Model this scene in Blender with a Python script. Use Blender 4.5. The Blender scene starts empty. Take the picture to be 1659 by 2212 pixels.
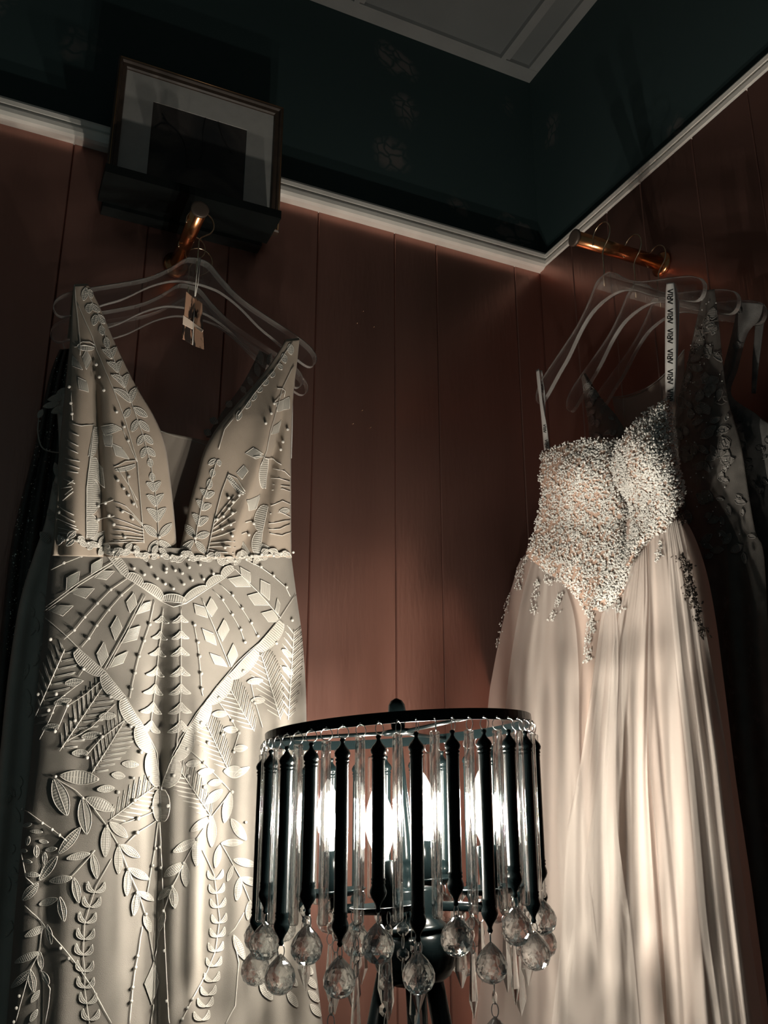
import bpy, math, random
from mathutils import Vector, Matrix
from mathutils.bvhtree import BVHTree
random.seed(7)
PI = math.pi
sc = bpy.context.scene
col = sc.collection

# ------------------------------------------------------------------ camera
W, H, F = 1659, 2212, 1930.0
TH, YAW = math.radians(17.35), math.radians(24.87)
CAM = Vector((-1.182, -1.584, 1.35))
FW = Vector((math.sin(YAW), math.cos(YAW), 0)); RT = Vector((math.cos(YAW), -math.sin(YAW), 0)); UP = Vector((0, 0, 1))
cd = bpy.data.cameras.new('camera'); cam = bpy.data.objects.new('camera', cd); col.objects.link(cam)
cam.location = CAM; cam.rotation_euler = (PI/2 + TH, 0, -YAW)
cd.sensor_fit = 'VERTICAL'; cd.sensor_height = 24.0; cd.lens = F/H*24.0; cd.clip_start = 0.02
sc.camera = cam

# ------------------------------------------------------------------ world, exposure
world = bpy.data.worlds.new('world'); sc.world = world; world.use_nodes = True
bg = world.node_tree.nodes['Background']
bg.inputs[0].default_value = (0.52, 0.80, 0.82, 1); bg.inputs[1].default_value = 0.055
sc.view_settings.view_transform = 'Standard'; sc.view_settings.look = 'None'
sc.view_settings.gamma = 1.0; sc.view_settings.use_curve_mapping = False
sc.view_settings.exposure = 0.0
BULB = 2300.0
BULB_COL = (1.0, 0.925, 0.80, 1)
cy = sc.cycles
cy.max_bounces = 12; cy.diffuse_bounces = 3; cy.glossy_bounces = 4; cy.transmission_bounces = 12; cy.transparent_max_bounces = 24
cy.sample_clamp_indirect = 2.5; cy.sample_clamp_direct = 0; cy.blur_glossy = 0.3; cy.use_denoising = True

# ------------------------------------------------------------------ pixel -> world
def ray(px, py):
    r = (px-829.5)/F; u = (1106-py)/F
    h = math.cos(TH)-math.sin(TH)*u; v = math.sin(TH)+math.cos(TH)*u
    return FW*h + RT*r + UP*v
def onY(px, py, y):
    d = ray(px, py); return CAM + d*((y-CAM.y)/d.y)
def onX(px, py, x):
    d = ray(px, py); return CAM + d*((x-CAM.x)/d.x)
def onD(px, py, dist):                       # on the upright plane facing the room at that distance
    d = ray(px, py); return CAM + d*(dist/d.dot(FW))
def lerp(a, b, t): return a+(b-a)*t
def interp(t, pts):
    if t <= pts[0][0]: return pts[0][1]
    for (a, x), (b, y) in zip(pts, pts[1:]):
        if t <= b: return lerp(x, y, (t-a)/(b-a))
    return pts[-1][1]
def crom(pts, n):                            # Catmull-Rom through tuples
    out = []; m = len(pts)
    for i in range(m-1):
        p0, p1, p2, p3 = pts[max(i-1, 0)], pts[i], pts[i+1], pts[min(i+2, m-1)]
        for k in range(n):
            t = k/n
            out.append(tuple(.5*(2*b+(c-a)*t+(2*a-5*b+4*c-d)*t*t+(3*b-a-3*c+d)*t**3) for a, b, c, d in zip(p0, p1, p2, p3)))
    out.append(tuple(pts[-1])); return out

# ------------------------------------------------------------------ materials
def pm(name, base, rough=.6, metal=0., spec=.5, sheen=0., ior=1.5, trans=0., sub=0.):
    m = bpy.data.materials.new(name); m.use_nodes = True
    b = m.node_tree.nodes['Principled BSDF']
    b.inputs['Base Color'].default_value = (*base, 1); b.inputs['Roughness'].default_value = rough
    b.inputs['Metallic'].default_value = metal; b.inputs['Specular IOR Level'].default_value = spec
    b.inputs['IOR'].default_value = ior; b.inputs['Transmission Weight'].default_value = trans
    b.inputs['Sheen Weight'].default_value = sheen
    return m
def nodes(m): return m.node_tree.nodes, m.node_tree.links, m.node_tree.nodes['Principled BSDF']
def vary(m, scale, amount, bump=0., bscale=None, stretch=(1, 1, 1), detail=4):
    n, l, b = nodes(m)
    tc = n.new('ShaderNodeTexCoord'); mp = n.new('ShaderNodeMapping'); mp.inputs['Scale'].default_value = stretch
    l.new(tc.outputs['Object'], mp.inputs[0])
    if amount:
        t = n.new('ShaderNodeTexNoise'); t.inputs['Scale'].default_value = scale; t.inputs['Detail'].default_value = detail
        l.new(mp.outputs[0], t.inputs[0])
        c = b.inputs['Base Color'].default_value[:3]
        r = n.new('ShaderNodeMapRange'); r.inputs[1].default_value = .3; r.inputs[2].default_value = .7
        r.inputs[3].default_value = 1-amount; r.inputs[4].default_value = 1+amount
        l.new(t.outputs[0], r.inputs[0])
        mx = n.new('ShaderNodeVectorMath'); mx.operation = 'SCALE'; mx.inputs[0].default_value = c
        l.new(r.outputs[0], mx.inputs['Scale']); l.new(mx.outputs[0], b.inputs['Base Color'])
    if bump:
        t2 = n.new('ShaderNodeTexNoise'); t2.inputs['Scale'].default_value = bscale or scale*4; t2.inputs['Detail'].default_value = 2
        l.new(mp.outputs[0], t2.inputs[0])
        bp = n.new('ShaderNodeBump'); bp.inputs['Strength'].default_value = bump; bp.inputs['Distance'].default_value = .002
        l.new(t2.outputs[0], bp.inputs['Height']); l.new(bp.outputs[0], b.inputs['Normal'])
    return m
def seethrough(m, fac, color=(1, 1, 1)):     # open weave / thin glass: part of the light passes straight through
    n, l, b = nodes(m); out = n['Material Output']
    t = n.new('ShaderNodeBsdfTransparent'); t.inputs[0].default_value = (*color, 1)
    x = n.new('ShaderNodeMixShader'); x.inputs[0].default_value = fac
    l.new(b.outputs[0], x.inputs[1]); l.new(t.outputs[0], x.inputs[2]); l.new(x.outputs[0], out.inputs[0]); return m
def translucent(m, fac, color):
    n, l, b = nodes(m); out = n['Material Output']; src = out.inputs[0].links[0].from_socket
    t = n.new('ShaderNodeBsdfTranslucent'); t.inputs[0].default_value = (*color, 1)
    x = n.new('ShaderNodeMixShader'); x.inputs[0].default_value = fac
    l.new(src, x.inputs[1]); l.new(t.outputs[0], x.inputs[2]); l.new(x.outputs[0], out.inputs[0]); return m
def glass(name, fac, rough=0., streak=False, ior=1.5):
    m = bpy.data.materials.new(name); m.use_nodes = True; n, l = m.node_tree.nodes, m.node_tree.links
    n.remove(n['Principled BSDF']); out = n['Material Output']
    g = n.new('ShaderNodeBsdfGlass'); g.inputs['Roughness'].default_value = rough; g.inputs['IOR'].default_value = ior
    g.inputs['Color'].default_value = (.97, .98, .98, 1)
    t = n.new('ShaderNodeBsdfTransparent'); t.inputs[0].default_value = (.95, .96, .96, 1)
    x = n.new('ShaderNodeMixShader'); x.inputs[0].default_value = fac
    l.new(g.outputs[0], x.inputs[1]); l.new(t.outputs[0], x.inputs[2]); l.new(x.outputs[0], out.inputs[0])
    if streak:
        tc = n.new('ShaderNodeTexCoord'); mp = n.new('ShaderNodeMapping'); mp.inputs['Scale'].default_value = (900, 900, 110)
        nz = n.new('ShaderNodeTexNoise'); nz.inputs['Scale'].default_value = 1; nz.inputs['Detail'].default_value = 2
        bp = n.new('ShaderNodeBump'); bp.inputs['Strength'].default_value = .35; bp.inputs['Distance'].default_value = .0006
        l.new(tc.outputs['Object'], mp.inputs[0]); l.new(mp.outputs[0], nz.inputs[0]); l.new(nz.outputs[0], bp.inputs['Height'])
        l.new(bp.outputs[0], g.inputs['Normal'])
    return m
M = {}
M['plank'] = vary(pm('brown painted plank', (.39, .205, .167), .32, metal=.92, spec=.3), 9, .10, .25, 120, (1, 1, .15))
M['trim'] = vary(pm('aged white gloss paint', (.84, .80, .74), .45), 14, .10, .12, 60)
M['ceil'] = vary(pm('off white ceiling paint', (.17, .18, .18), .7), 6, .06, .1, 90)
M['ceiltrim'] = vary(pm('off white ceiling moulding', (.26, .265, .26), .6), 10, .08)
M['floor'] = vary(pm('dark oak floor', (.10, .06, .04), .4), 6, .2)
M['blackwood'] = vary(pm('black stained shelf', (.004, .006, .006), .8, spec=.1), 20, .2)
M['frame'] = vary(pm('dark walnut frame', (.040, .026, .018), .4), 40, .3)
M['gilt'] = pm('worn gilt edge', (.30, .17, .08), .4, .8)
M['mat'] = vary(pm('picture mount board', (.38, .37, .35), .8), 50, .05)
M['copper'] = vary(pm('brushed copper', (.62, .27, .12), .22, 1.0), 30, .15)
M['darkcopper'] = pm('tarnished copper end', (.10, .075, .06), .45, .5)
M['brass'] = pm('brass hook wire', (.70, .55, .38), .25, 1.0)
M['acrylic'] = glass('clear acrylic', .25, ior=1.49)
M['acrylicedge'] = translucent(seethrough(pm('cut acrylic edge with painted glint', (.55, .53, .50), .2), .72), .12, (.8, .78, .74))  # glint along the cut edges put in as a pale diffuse colour
M['black'] = pm('satin black metal', (.0012, .0022, .0024), .22, 0., .07)
M['chrome'] = pm('bright steel wire', (.75, .74, .72), .15, 1.0)
M['rodglass'] = glass('drop rod glass', .42, 0, True)
M['crystal'] = glass('cut crystal', .24, 0, ior=1.56)
bgm = bpy.data.materials.new('clear bulb glass with a soft glow'); bgm.use_nodes = True; _n = bgm.node_tree.nodes; _l = bgm.node_tree.links; _n.remove(_n['Principled BSDF'])
_t = _n.new('ShaderNodeBsdfTransparent'); _g = _n.new('ShaderNodeBsdfGlossy'); _g.inputs['Roughness'].default_value = .05; _f = _n.new('ShaderNodeMixShader'); _f.inputs[0].default_value = .06
_e = _n.new('ShaderNodeEmission'); _e.inputs[0].default_value = BULB_COL; _e.inputs[1].default_value = 1.1; _a = _n.new('ShaderNodeAddShader')
_l.new(_t.outputs[0], _f.inputs[1]); _l.new(_g.outputs[0], _f.inputs[2]); _l.new(_f.outputs[0], _a.inputs[0]); _l.new(_e.outputs[0], _a.inputs[1]); _l.new(_a.outputs[0], _n['Material Output'].inputs[0]); M['bulbglass'] = bgm
em = bpy.data.materials.new('glowing filament'); em.use_nodes = True
_n = em.node_tree.nodes; _n.remove(_n['Principled BSDF']); _e = _n.new('ShaderNodeEmission')
_e.inputs[0].default_value = BULB_COL; _e.inputs[1].default_value = BULB
em.node_tree.links.new(_e.outputs[0], _n['Material Output'].inputs[0]); M['glow'] = em
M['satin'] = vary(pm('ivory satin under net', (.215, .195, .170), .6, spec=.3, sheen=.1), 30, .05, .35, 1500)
M['bodicesatin'] = vary(pm('ivory satin bodice tinted for low light', (.31, .255, .205), .55, spec=.3, sheen=.1), 30, .06, .35, 1500)  # ivory satin; warm low light and extra brightness put into the colour
M['thread'] = pm('ivory embroidery thread', (.60, .57, .52), .45, spec=.5)
M['leaf'] = pm('satin stitch', (.36, .34, .305), .42, spec=.5)
M['bead'] = pm('pearl bead', (.46, .44, .405), .15, spec=.6)
M['net'] = seethrough(pm('sheer net', (.30, .26, .22), .8), .55)
M['blush'] = translucent(vary(pm('blush satin lining', (.38, .29, .245), .55, spec=.3, sheen=.1), 12, .05, .15, 1600), .15, (.42, .31, .26))
M['tulle'] = seethrough(translucent(pm('blush tulle', (.42, .375, .34), .75, spec=.2), .30, (.46, .39, .35)), .5)
n_, l_, b_ = nodes(M['tulle'])
M['seq'] = pm('ivory sequin', (.47, .455, .425), .28, spec=.6)
M['crystalbead'] = pm('crystal bead', (.80, .79, .76), .06, .25, 1.0)
M['nude'] = vary(pm('nude bodice net', (.36, .245, .185), .7), 300, .1, .3, 1500)
M['shadelace'] = pm('beaded lace in backlit shade colour', (.060, .048, .040), .35, .2)  # beadwork seen against the light; its shade is put into the colour
M['lace2'] = seethrough(vary(pm('taupe net lace', (.13, .118, .105), .75), 60, .25, .4, 900), .35)  # darkened to stand for the shadow behind the blush gown
M['lace2leaf'] = pm('taupe appliqué', (.19, .175, .16), .6)  # darkened for the same shadow as the net
M['lace3'] = vary(pm('grey lace', (.10, .095, .09), .75), 60, .25, .4, 900)  # rear gown, shade of the gowns before it put into the colour
M['sequindark'] = vary(pm('dark sequinned cloth', (.050, .044, .038), .5, .2), 60, .3, .4, 500)
M['sparkle'] = pm('sequin disc', (.85, .82, .74), .3, .5)
M['ivoryflat'] = vary(pm('ivory crepe', (.46, .42, .37), .7), 30, .08, .3, 700)
M['ribbon'] = pm('silver satin ribbon', (.50, .49, .47), .4)
M['ink'] = pm('black ribbon print', (.008, .008, .009), .6)
# wallpaper: faint flowers and sprigs on near black
wp = pm('dark floral wallpaper', (.02, .03, .03), .7, spec=.2); n, l, b = nodes(wp)
tc = n.new('ShaderNodeTexCoord'); nz = n.new('ShaderNodeTexNoise'); nz.inputs['Scale'].default_value = 9; nz.inputs['Detail'].default_value = 3
l.new(tc.outputs['Object'], nz.inputs[0])
mx = n.new('ShaderNodeMixRGB'); mx.inputs[0].default_value = .10; l.new(tc.outputs['Object'], mx.inputs[1]); l.new(nz.outputs['Color'], mx.inputs[2])
v1 = n.new('ShaderNodeTexVoronoi'); v1.inputs['Scale'].default_value = 7.5; l.new(mx.outputs[0], v1.inputs[0])
v2 = n.new('ShaderNodeTexVoronoi'); v2.inputs['Scale'].default_value = 34; v2.feature = 'DISTANCE_TO_EDGE'; l.new(mx.outputs[0], v2.inputs[0])
r1 = n.new('ShaderNodeMapRange'); r1.inputs[1].default_value = .42; r1.inputs[2].default_value = .25; r1.inputs[3].default_value = 0; r1.inputs[4].default_value = 1; l.new(v1.outputs[0], r1.inputs[0])
r2 = n.new('ShaderNodeMapRange'); r2.inputs[1].default_value = .02; r2.inputs[2].default_value = .16; r2.inputs[3].default_value = 0; r2.inputs[4].default_value = 1; l.new(v2.outputs[0], r2.inputs[0])
sp = n.new('ShaderNodeSeparateColor'); l.new(v1.outputs['Color'], sp.inputs[0])
gt = n.new('ShaderNodeMath'); gt.operation = 'GREATER_THAN'; gt.inputs[1].default_value = .58; l.new(sp.outputs[0], gt.inputs[0])
m1 = n.new('ShaderNodeMath'); m1.operation = 'MULTIPLY'; l.new(r1.outputs[0], m1.inputs[0]); l.new(r2.outputs[0], m1.inputs[1])
m2 = n.new('ShaderNodeMath'); m2.operation = 'MULTIPLY'; l.new(m1.outputs[0], m2.inputs[0]); l.new(gt.outputs[0], m2.inputs[1])
cr = n.new('ShaderNodeMixRGB'); cr.inputs[1].default_value = (.026, .046, .047, 1); cr.inputs[2].default_value = (.10, .095, .09, 1)
l.new(m2.outputs[0], cr.inputs[0]); l.new(cr.outputs[0], b.inputs['Base Color']); M['wallpaper'] = wp
# print behind the picture glass: dim tonal drawing
pr = pm('dim tonal drawing', (.05, .04, .04), .8); n, l, b = nodes(pr)
tc = n.new('ShaderNodeTexCoord'); nz = n.new('ShaderNodeTexNoise'); nz.inputs['Scale'].default_value = 7; nz.inputs['Detail'].default_value = 6; nz.inputs['Distortion'].default_value = 1.2
l.new(tc.outputs['Object'], nz.inputs[0]); cr = n.new('ShaderNodeValToRGB'); l.new(nz.outputs[0], cr.inputs[0])
cr.color_ramp.elements[0].position = .35; cr.color_ramp.elements[0].color = (.012, .014, .016, 1); cr.color_ramp.elements[1].position = .65; cr.color_ramp.elements[1].color = (.075, .062, .055, 1)
l.new(cr.outputs[0], b.inputs['Base Color']); M['print'] = pr
# tag print: brown marbling
tg = pm('marbled tag card', (.2, .12, .08), .5); n, l, b = nodes(tg)
tc = n.new('ShaderNodeTexCoord'); mp = n.new('ShaderNodeMapping'); mp.inputs['Scale'].default_value = (30, 30, 9); l.new(tc.outputs['Object'], mp.inputs[0])
nz = n.new('ShaderNodeTexNoise'); nz.inputs['Scale'].default_value = 1.6; nz.inputs['Detail'].default_value = 3; nz.inputs['Distortion'].default_value = 1.5; l.new(mp.outputs[0], nz.inputs[0])
cr = n.new('ShaderNodeValToRGB'); l.new(nz.outputs[0], cr.inputs[0])
cr.color_ramp.elements[0].position = .47; cr.color_ramp.elements[0].color = (.02, .014, .012, 1); cr.color_ramp.elements[1].position = .53; cr.color_ramp.elements[1].color = (.46, .27, .18, 1)
l.new(cr.outputs[0], b.inputs['Base Color']); M['tag'] = tg
M['card'] = pm('cream tag band', (.72, .58, .48), .5)

# ------------------------------------------------------------------ object helpers
def link(name, me, mat, parent=None, smooth=True, loc=None):
    if mat is not None and not me.materials: me.materials.append(M[mat] if isinstance(mat, str) else mat)
    if smooth: me.shade_smooth()
    o = bpy.data.objects.new(name, me); col.objects.link(o)
    if parent is not None:
        o.parent = parent
        p = parent.matrix_basis.translation if parent.parent is None else parent.parent.matrix_basis.translation + parent.matrix_basis.translation
        o.location = (Vector(loc) if loc is not None else Vector((0, 0, 0))) - p
    elif loc is not None: o.location = loc
    return o
def data(name, v, f):
    me = bpy.data.meshes.new(name); me.from_pydata([tuple(p) for p in v], [], f); me.update(); return me
def mesh(name, v, f, mat, parent=None, smooth=True, loc=None): return link(name, data(name, v, f), mat, parent, smooth, loc)
def empty(name, loc, label, cat, group=None):
    o = bpy.data.objects.new(name, None); o.empty_display_size = .05; o.location = loc; col.objects.link(o)
    return tag(o, label, cat, group)
def tag(o, label, cat, group=None):
    o['label'] = label; o['category'] = cat
    if group: o['group'] = group
    return o
def structure(o, label=None):
    o['kind'] = 'structure'
    if label: o['label'] = label
    return o
class B:                                     # gathers shapes for ONE mesh
    def __init__(s): s.v = []; s.f = []
    def add(s, v, f):
        k = len(s.v); s.v += [Vector(p) for p in v]; s.f += [tuple(i+k for i in q) for q in f]; return s
    def box(s, a, b):
        x0, y0, z0 = a; x1, y1, z1 = b
        return s.add([(x0, y0, z0), (x1, y0, z0), (x1, y1, z0), (x0, y1, z0), (x0, y0, z1), (x1, y0, z1), (x1, y1, z1), (x0, y1, z1)],
                     [(0, 3, 2, 1), (4, 5, 6, 7), (0, 1, 5, 4), (1, 2, 6, 5), (2, 3, 7, 6), (3, 0, 4, 7)])
    def tube(s, pts, r, n=6, closed=False):
        pts = [Vector(p) for p in pts]; m = len(pts); v = []; prev = None
        rr = r if isinstance(r, (list, tuple)) else [r]*m
        for i, p in enumerate(pts):
            if closed: t = pts[(i+1) % m]-pts[i-1]
            else: t = pts[min(i+1, m-1)]-pts[max(i-1, 0)]
            if t.length < 1e-9: t = Vector((0, 0, 1))
            t.normalize()
            if prev is None: prev = t.orthogonal().normalized()
            prev = (prev-t*prev.dot(t)); prev = prev.normalized() if prev.length > 1e-6 else t.orthogonal().normalized()
            q = t.cross(prev)
            for k in range(n):
                a = 2*PI*k/n; v.append(p+(prev*math.cos(a)+q*math.sin(a))*rr[i])
        f = [(i*n+k, i*n+(k+1) % n, (i+1)*n+(k+1) % n, (i+1)*n+k) for i in range(m-1) for k in range(n)]
        if closed: f += [((m-1)*n+k, (m-1)*n+(k+1) % n, (k+1) % n, k) for k in range(n)]
        else: f += [tuple(range(n-1, -1, -1)), tuple((m-1)*n+k for k in range(n))]
        return s.add(v, f)
    def lathe(s, prof, n=16, T=None):        # prof: (r, z); T maps local -> world
        v = []; f = []
        for r, z in prof:
            for k in range(n):
                a = 2*PI*k/n; p = Vector((r*math.cos(a), r*math.sin(a), z)); v.append(T(p) if T else p)
        for i in range(len(prof)-1):
            for k in range(n): f.append((i*n+k, i*n+(k+1) % n, (i+1)*n+(k+1) % n, (i+1)*n+k))
        f += [tuple(range(n-1, -1, -1)), tuple((len(prof)-1)*n+k for k in range(n))]
        return s.add(v, f)
    def ball(s, c, r, n=8, m=5):
        c = Vector(c); v = [c+Vector((0, 0, r))]
        for i in range(1, m):
            a = PI*i/m
            for k in range(n):
                b = 2*PI*k/n; v.append(c+Vector((math.sin(a)*math.cos(b), math.sin(a)*math.sin(b), math.cos(a)))*r)
        v.append(c-Vector((0, 0, r))); f = [(0, 1+k, 1+(k+1) % n) for k in range(n)]
        for i in range(m-2):
            for k in range(n): f.append((1+i*n+k, 1+(i+1)*n+k, 1+(i+1)*n+(k+1) % n, 1+i*n+(k+1) % n))
        e = len(v)-1; f += [(e, 1+(m-2)*n+(k+1) % n, 1+(m-2)*n+k) for k in range(n)]
        return s.add(v, f)
    def done(s, name, mat, parent=None, smooth=True, loc=None): return mesh(name, s.v, s.f, mat, parent, smooth, loc)
    def mesh(s, name): return data(name, s.v, s.f)

# ------------------------------------------------------------------ setting
CZ = 3.19; TZ = 2.566
wl = structure(B().box((-3.0, .03, 0), (.14, .13, CZ)).done('wall_left', 'wallpaper', smooth=False))
wr = structure(B().box((.0, -2.6, 0), (.14, .03, CZ)).done('wall_right', 'wallpaper', smooth=False))
structure(B().box((-3.0, -2.6, -.05), (.14, .13, 0)).done('floor', 'floor', smooth=False))
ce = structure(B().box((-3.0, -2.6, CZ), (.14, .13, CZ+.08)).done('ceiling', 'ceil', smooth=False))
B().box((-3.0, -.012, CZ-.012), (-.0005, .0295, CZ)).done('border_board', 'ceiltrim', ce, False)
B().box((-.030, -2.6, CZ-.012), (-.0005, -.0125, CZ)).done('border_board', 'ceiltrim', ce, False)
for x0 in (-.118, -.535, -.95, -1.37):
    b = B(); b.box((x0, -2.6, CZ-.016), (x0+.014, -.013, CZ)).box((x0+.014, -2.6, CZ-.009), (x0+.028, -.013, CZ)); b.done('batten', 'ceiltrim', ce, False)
def plank(a, b, side, parent):               # a plank with eased long edges
    t, e = .024, .0022
    prof = [(a+.0004, -.0295 if side else .0295), (a+.0004, e), (a+e, 0), (b-e, 0), (b-.0004, e), (b-.0004, -.0295 if side else .0295)]
    v = []
    for z in (.0, TZ+.004):
        for s_, d_ in prof: v.append((s_, abs(d_), z) if not side else (-.0 - .026+abs(d_)*.85, s_, z))
    k = len(prof); f = [(i, (i+1) % k, k+(i+1) % k, k+i) for i in range(k)] + [tuple(range(k))[::-1], tuple(range(k, 2*k))]
    mesh('plank', v, f, 'plank', parent, False)
gx = [-3.0, -2.7, -2.48, -2.27, -2.0, -1.83, -1.62, -1.46, -1.27, -1.12, -.965, -.80, -.606, -.421, -.314, -.0985, .0]
for a, b in zip(gx, gx[1:]): plank(a, b, 0, wl)
gy = [-2.6, -2.4, -2.21, -2.0, -1.82, -1.6, -1.42, -1.25, -1.08, -.93, -.79, -.66, -.52, -.37, -.26, -.13, -.001]
for a, b in zip(gy, gy[1:]): plank(a, b, 1, wr)
for px, py in ((785, 672), (772, 698), (808, 706), (783, 886), (763, 915), (801, 923), (764, 1586), (805, 1583), (600, 897)):
    p = onY(px, py, -.001); B().lathe([(.0011, -.001), (.0014, .0), (.0010, .0012), (.0003, .0018)], 6, lambda q, p=p: p+Vector((q.x, -q.z, q.y))).done('screw_head', 'brass', wl)
TP = [(-.029, .0), (.017, .0), (.024, .003), (.0275, .010), (.0265, .020), (.022, .0265), (.0185, .0275), (.0185, .0295), (.023, .031), (.0225, .041), (.016, .050), (.004, .060), (-.029, .062)]
def trim(name, side):
    v = []
    for q in ((-3.0, None) if not side else (None, -2.6)):
        for o_, z_ in TP:
            if not side: v.append((q if q is not None else -o_, -o_, TZ+z_))
            else: v.append((-o_-.0 if True else 0, q if q is not None else -o_, TZ+z_))
    k = len(TP); f = [(i, i+1, k+i+1, k+i) for i in range(k-1)] + [tuple(range(k))[::-1], tuple(range(k, 2*k))]
    return structure(mesh(name, v, f, 'trim', None, False))
trim('trim_1', 0); trim('trim_2', 1)
# ------------------------------------------------------------------ ledge and picture
lz = onY(416, 403, -.125).z
lx0, lx1 = onY(236, 354, -.125).x-.006, onY(604, 452, -.125).x+.004
shelf = empty('picture_ledge', ((lx0+lx1)/2, 0, lz-.02), 'narrow black picture ledge below the framed picture on the left wall', 'shelf')
B().box((lx0, -.125, lz-.018), (lx1, -.031, lz)).done('shelf_board', 'blackwood', shelf, False)
B().box((lx0+.01, -.031, lz-.026), (lx1-.01, -.0003, lz)).done('back_rail', 'blackwood', shelf, False)
pic = empty('framed_picture', (-.885, -.04, lz), 'dark framed drawing in wide pale mount, standing above the white trim', 'picture')
fx0, fx1, fz0, fz1 = -1.059, -.711, lz+.001, 2.763
yb = -.036
def frame_bar(p, q, inx, inz):               # mitred moulding bar between two outer corners
    prof = [(0, 0), (0, -.016), (.004, -.020), (.008, -.019), (.010, -.014), (.017, -.013), (.019, -.009), (.019, 0)]
    v = []
    for (x, z), (sx, sz) in ((p, inx), (q, inz)):
        for o_, d_ in prof: v.append((x+sx*o_, yb+d_, z+sz*o_))
    k = len(prof); f = [(i, (i+1) % k, k+(i+1) % k, k+i) for i in range(k)] + [tuple(range(k))[::-1], tuple(range(k, 2*k))]
    return v, f
cn = [((fx0, fz0), (1, 1)), ((fx1, fz0), (-1, 1)), ((fx1, fz1), (-1, -1)), ((fx0, fz1), (1, -1))]
for i in range(4):
    (p, s1), (q, s2) = cn[i], cn[(i+1) % 4]; v, f = frame_bar(p, q, s1, s2); fb = mesh('frame_bar', v, f, 'frame', pic, False)
    g = B()
    a = Vector((p[0]+s1[0]*.0035, yb-.0195, p[1]+s1[1]*.0035)); c = Vector((q[0]+s2[0]*.0035, yb-.0195, q[1]+s2[1]*.0035))
    g.tube([a, c], .0011, 5).done('gilt_bead', 'gilt', fb)
ix0, ix1, iz0, iz1 = fx0+.018, fx1-.018, fz0+.018, fz1-.018
mw = .058
ox0, ox1, oz0, oz1 = ix0+mw, ix1-mw, iz0+.030, iz1-mw
b = B()
o8 = [(ix0, iz0), (ix1, iz0), (ix1, iz1), (ix0, iz1), (ox0, oz0), (ox1, oz0), (ox1, oz1), (ox0, oz1)]
b.add([(x, yb-.006, z) for x, z in o8]+[(x, yb-.004, z) for x, z in o8[4:]], [(0, 1, 5, 4), (1, 2, 6, 5), (2, 3, 7, 6), (3, 0, 4, 7), (4, 5, 9, 8), (5, 6, 10, 9), (6, 7, 11, 10), (7, 4, 8, 11)])
b.done('mount', 'mat', pic, False)
B().box((ix0, yb-.0035, iz0), (ix1, yb-.001, iz1)).done('drawing', 'print', pic, False)
pb = B()
for pts in ([(352, 255), (365, 268), (388, 290), (402, 320), (405, 362)], [(350, 245), (360, 262)], [(445, 250), (438, 290), (440, 320), (430, 345)], [(470, 258), (482, 300), (500, 330)], [(335, 275), (350, 266), (368, 270)]):
    pb.tube([onY(x, y, yb-.0042) for x, y in crom(pts, 5)], .0012, 4)
pb.done('ink_line', 'ink', pic)

# ------------------------------------------------------------------ garment rails, hangers
RZ, RR = 2.351, .0150
LX, RY = -.905, -.410
def rail(axis, L, label):
    base = Vector((LX, 0, RZ)) if axis == 'y' else Vector((0, RY, RZ))
    d = Vector((0, -1, 0)) if axis == 'y' else Vector((-1, 0, 0))
    a = d.orthogonal().normalized(); c = d.cross(a)
    T = lambda p: base+a*p.x+c*p.y+d*p.z
    t = empty('garment_rail', base, label, 'rail', 'wall mounted copper rails')
    off = .001 if axis == 'y' else .027
    B().lathe([(.024, off), (.026, off+.004), (.020, off+.008), (.016, off+.010)], 24, T).done('wall_flange', 'copper', t)
    B().lathe([(RR-.001, off+.006), (RR-.001, L-.004)], 24, T).done('rod', 'copper', t)
    B().lathe([(RR+.001, L-.006), (RR+.0015, L-.004), (RR+.0015, L-.001), (RR, L), (RR-.004, L+.0006)], 28, T).done('end_cap', 'darkcopper', t)
rail('y', .20, 'short copper rail jutting from the left wall below the picture')
rail('x', .243, 'short copper rail jutting from the right wall beside the trim corner')
up = [(0, 0), (.020, -.004), (.045, -.029), (.075, -.054), (.11, -.074), (.18, -.106), (.207, -.120), (.224, -.134), (.230, -.150), (.225, -.163), (.213, -.166), (.190, -.154), (.155, -.130), (.12, -.108), (.08, -.075), (.045, -.055), (.018, -.049), (0, -.048)]
half = crom(up, 4)
OUT = half[:-1] + [(-x, z) for x, z in half[::-1][:-1]]
def hanger_mesh(axis):
    n = len(OUT); t = .0045
    me = bpy.data.meshes.new('hanger_body')
    v = [((x, s*t, z) if axis == 'y' else (s*t, x, z)) for s in (-1, 1) for x, z in OUT]
    # strip faces between the upper and the lower outline keep the plate clean
    m = len(half); f = []
    iu = [i for i in range(m)]
    for s in (0, n):
        f.append(tuple(range(s, s+n)) if s == 0 else tuple(range(s+n-1, s-1, -1)))
    f += [(i, (i+1) % n, n+(i+1) % n, n+i) for i in range(n)]
    me.from_pydata(v, [], f); me.materials.append(M['acrylic']); me.materials.append(M['acrylicedge'])
    for p in me.polygons: p.material_index = 0 if len(p.vertices) > 4 else 1
    me.update(); return me
HM = {a: hanger_mesh(a) for a in 'yx'}
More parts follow.
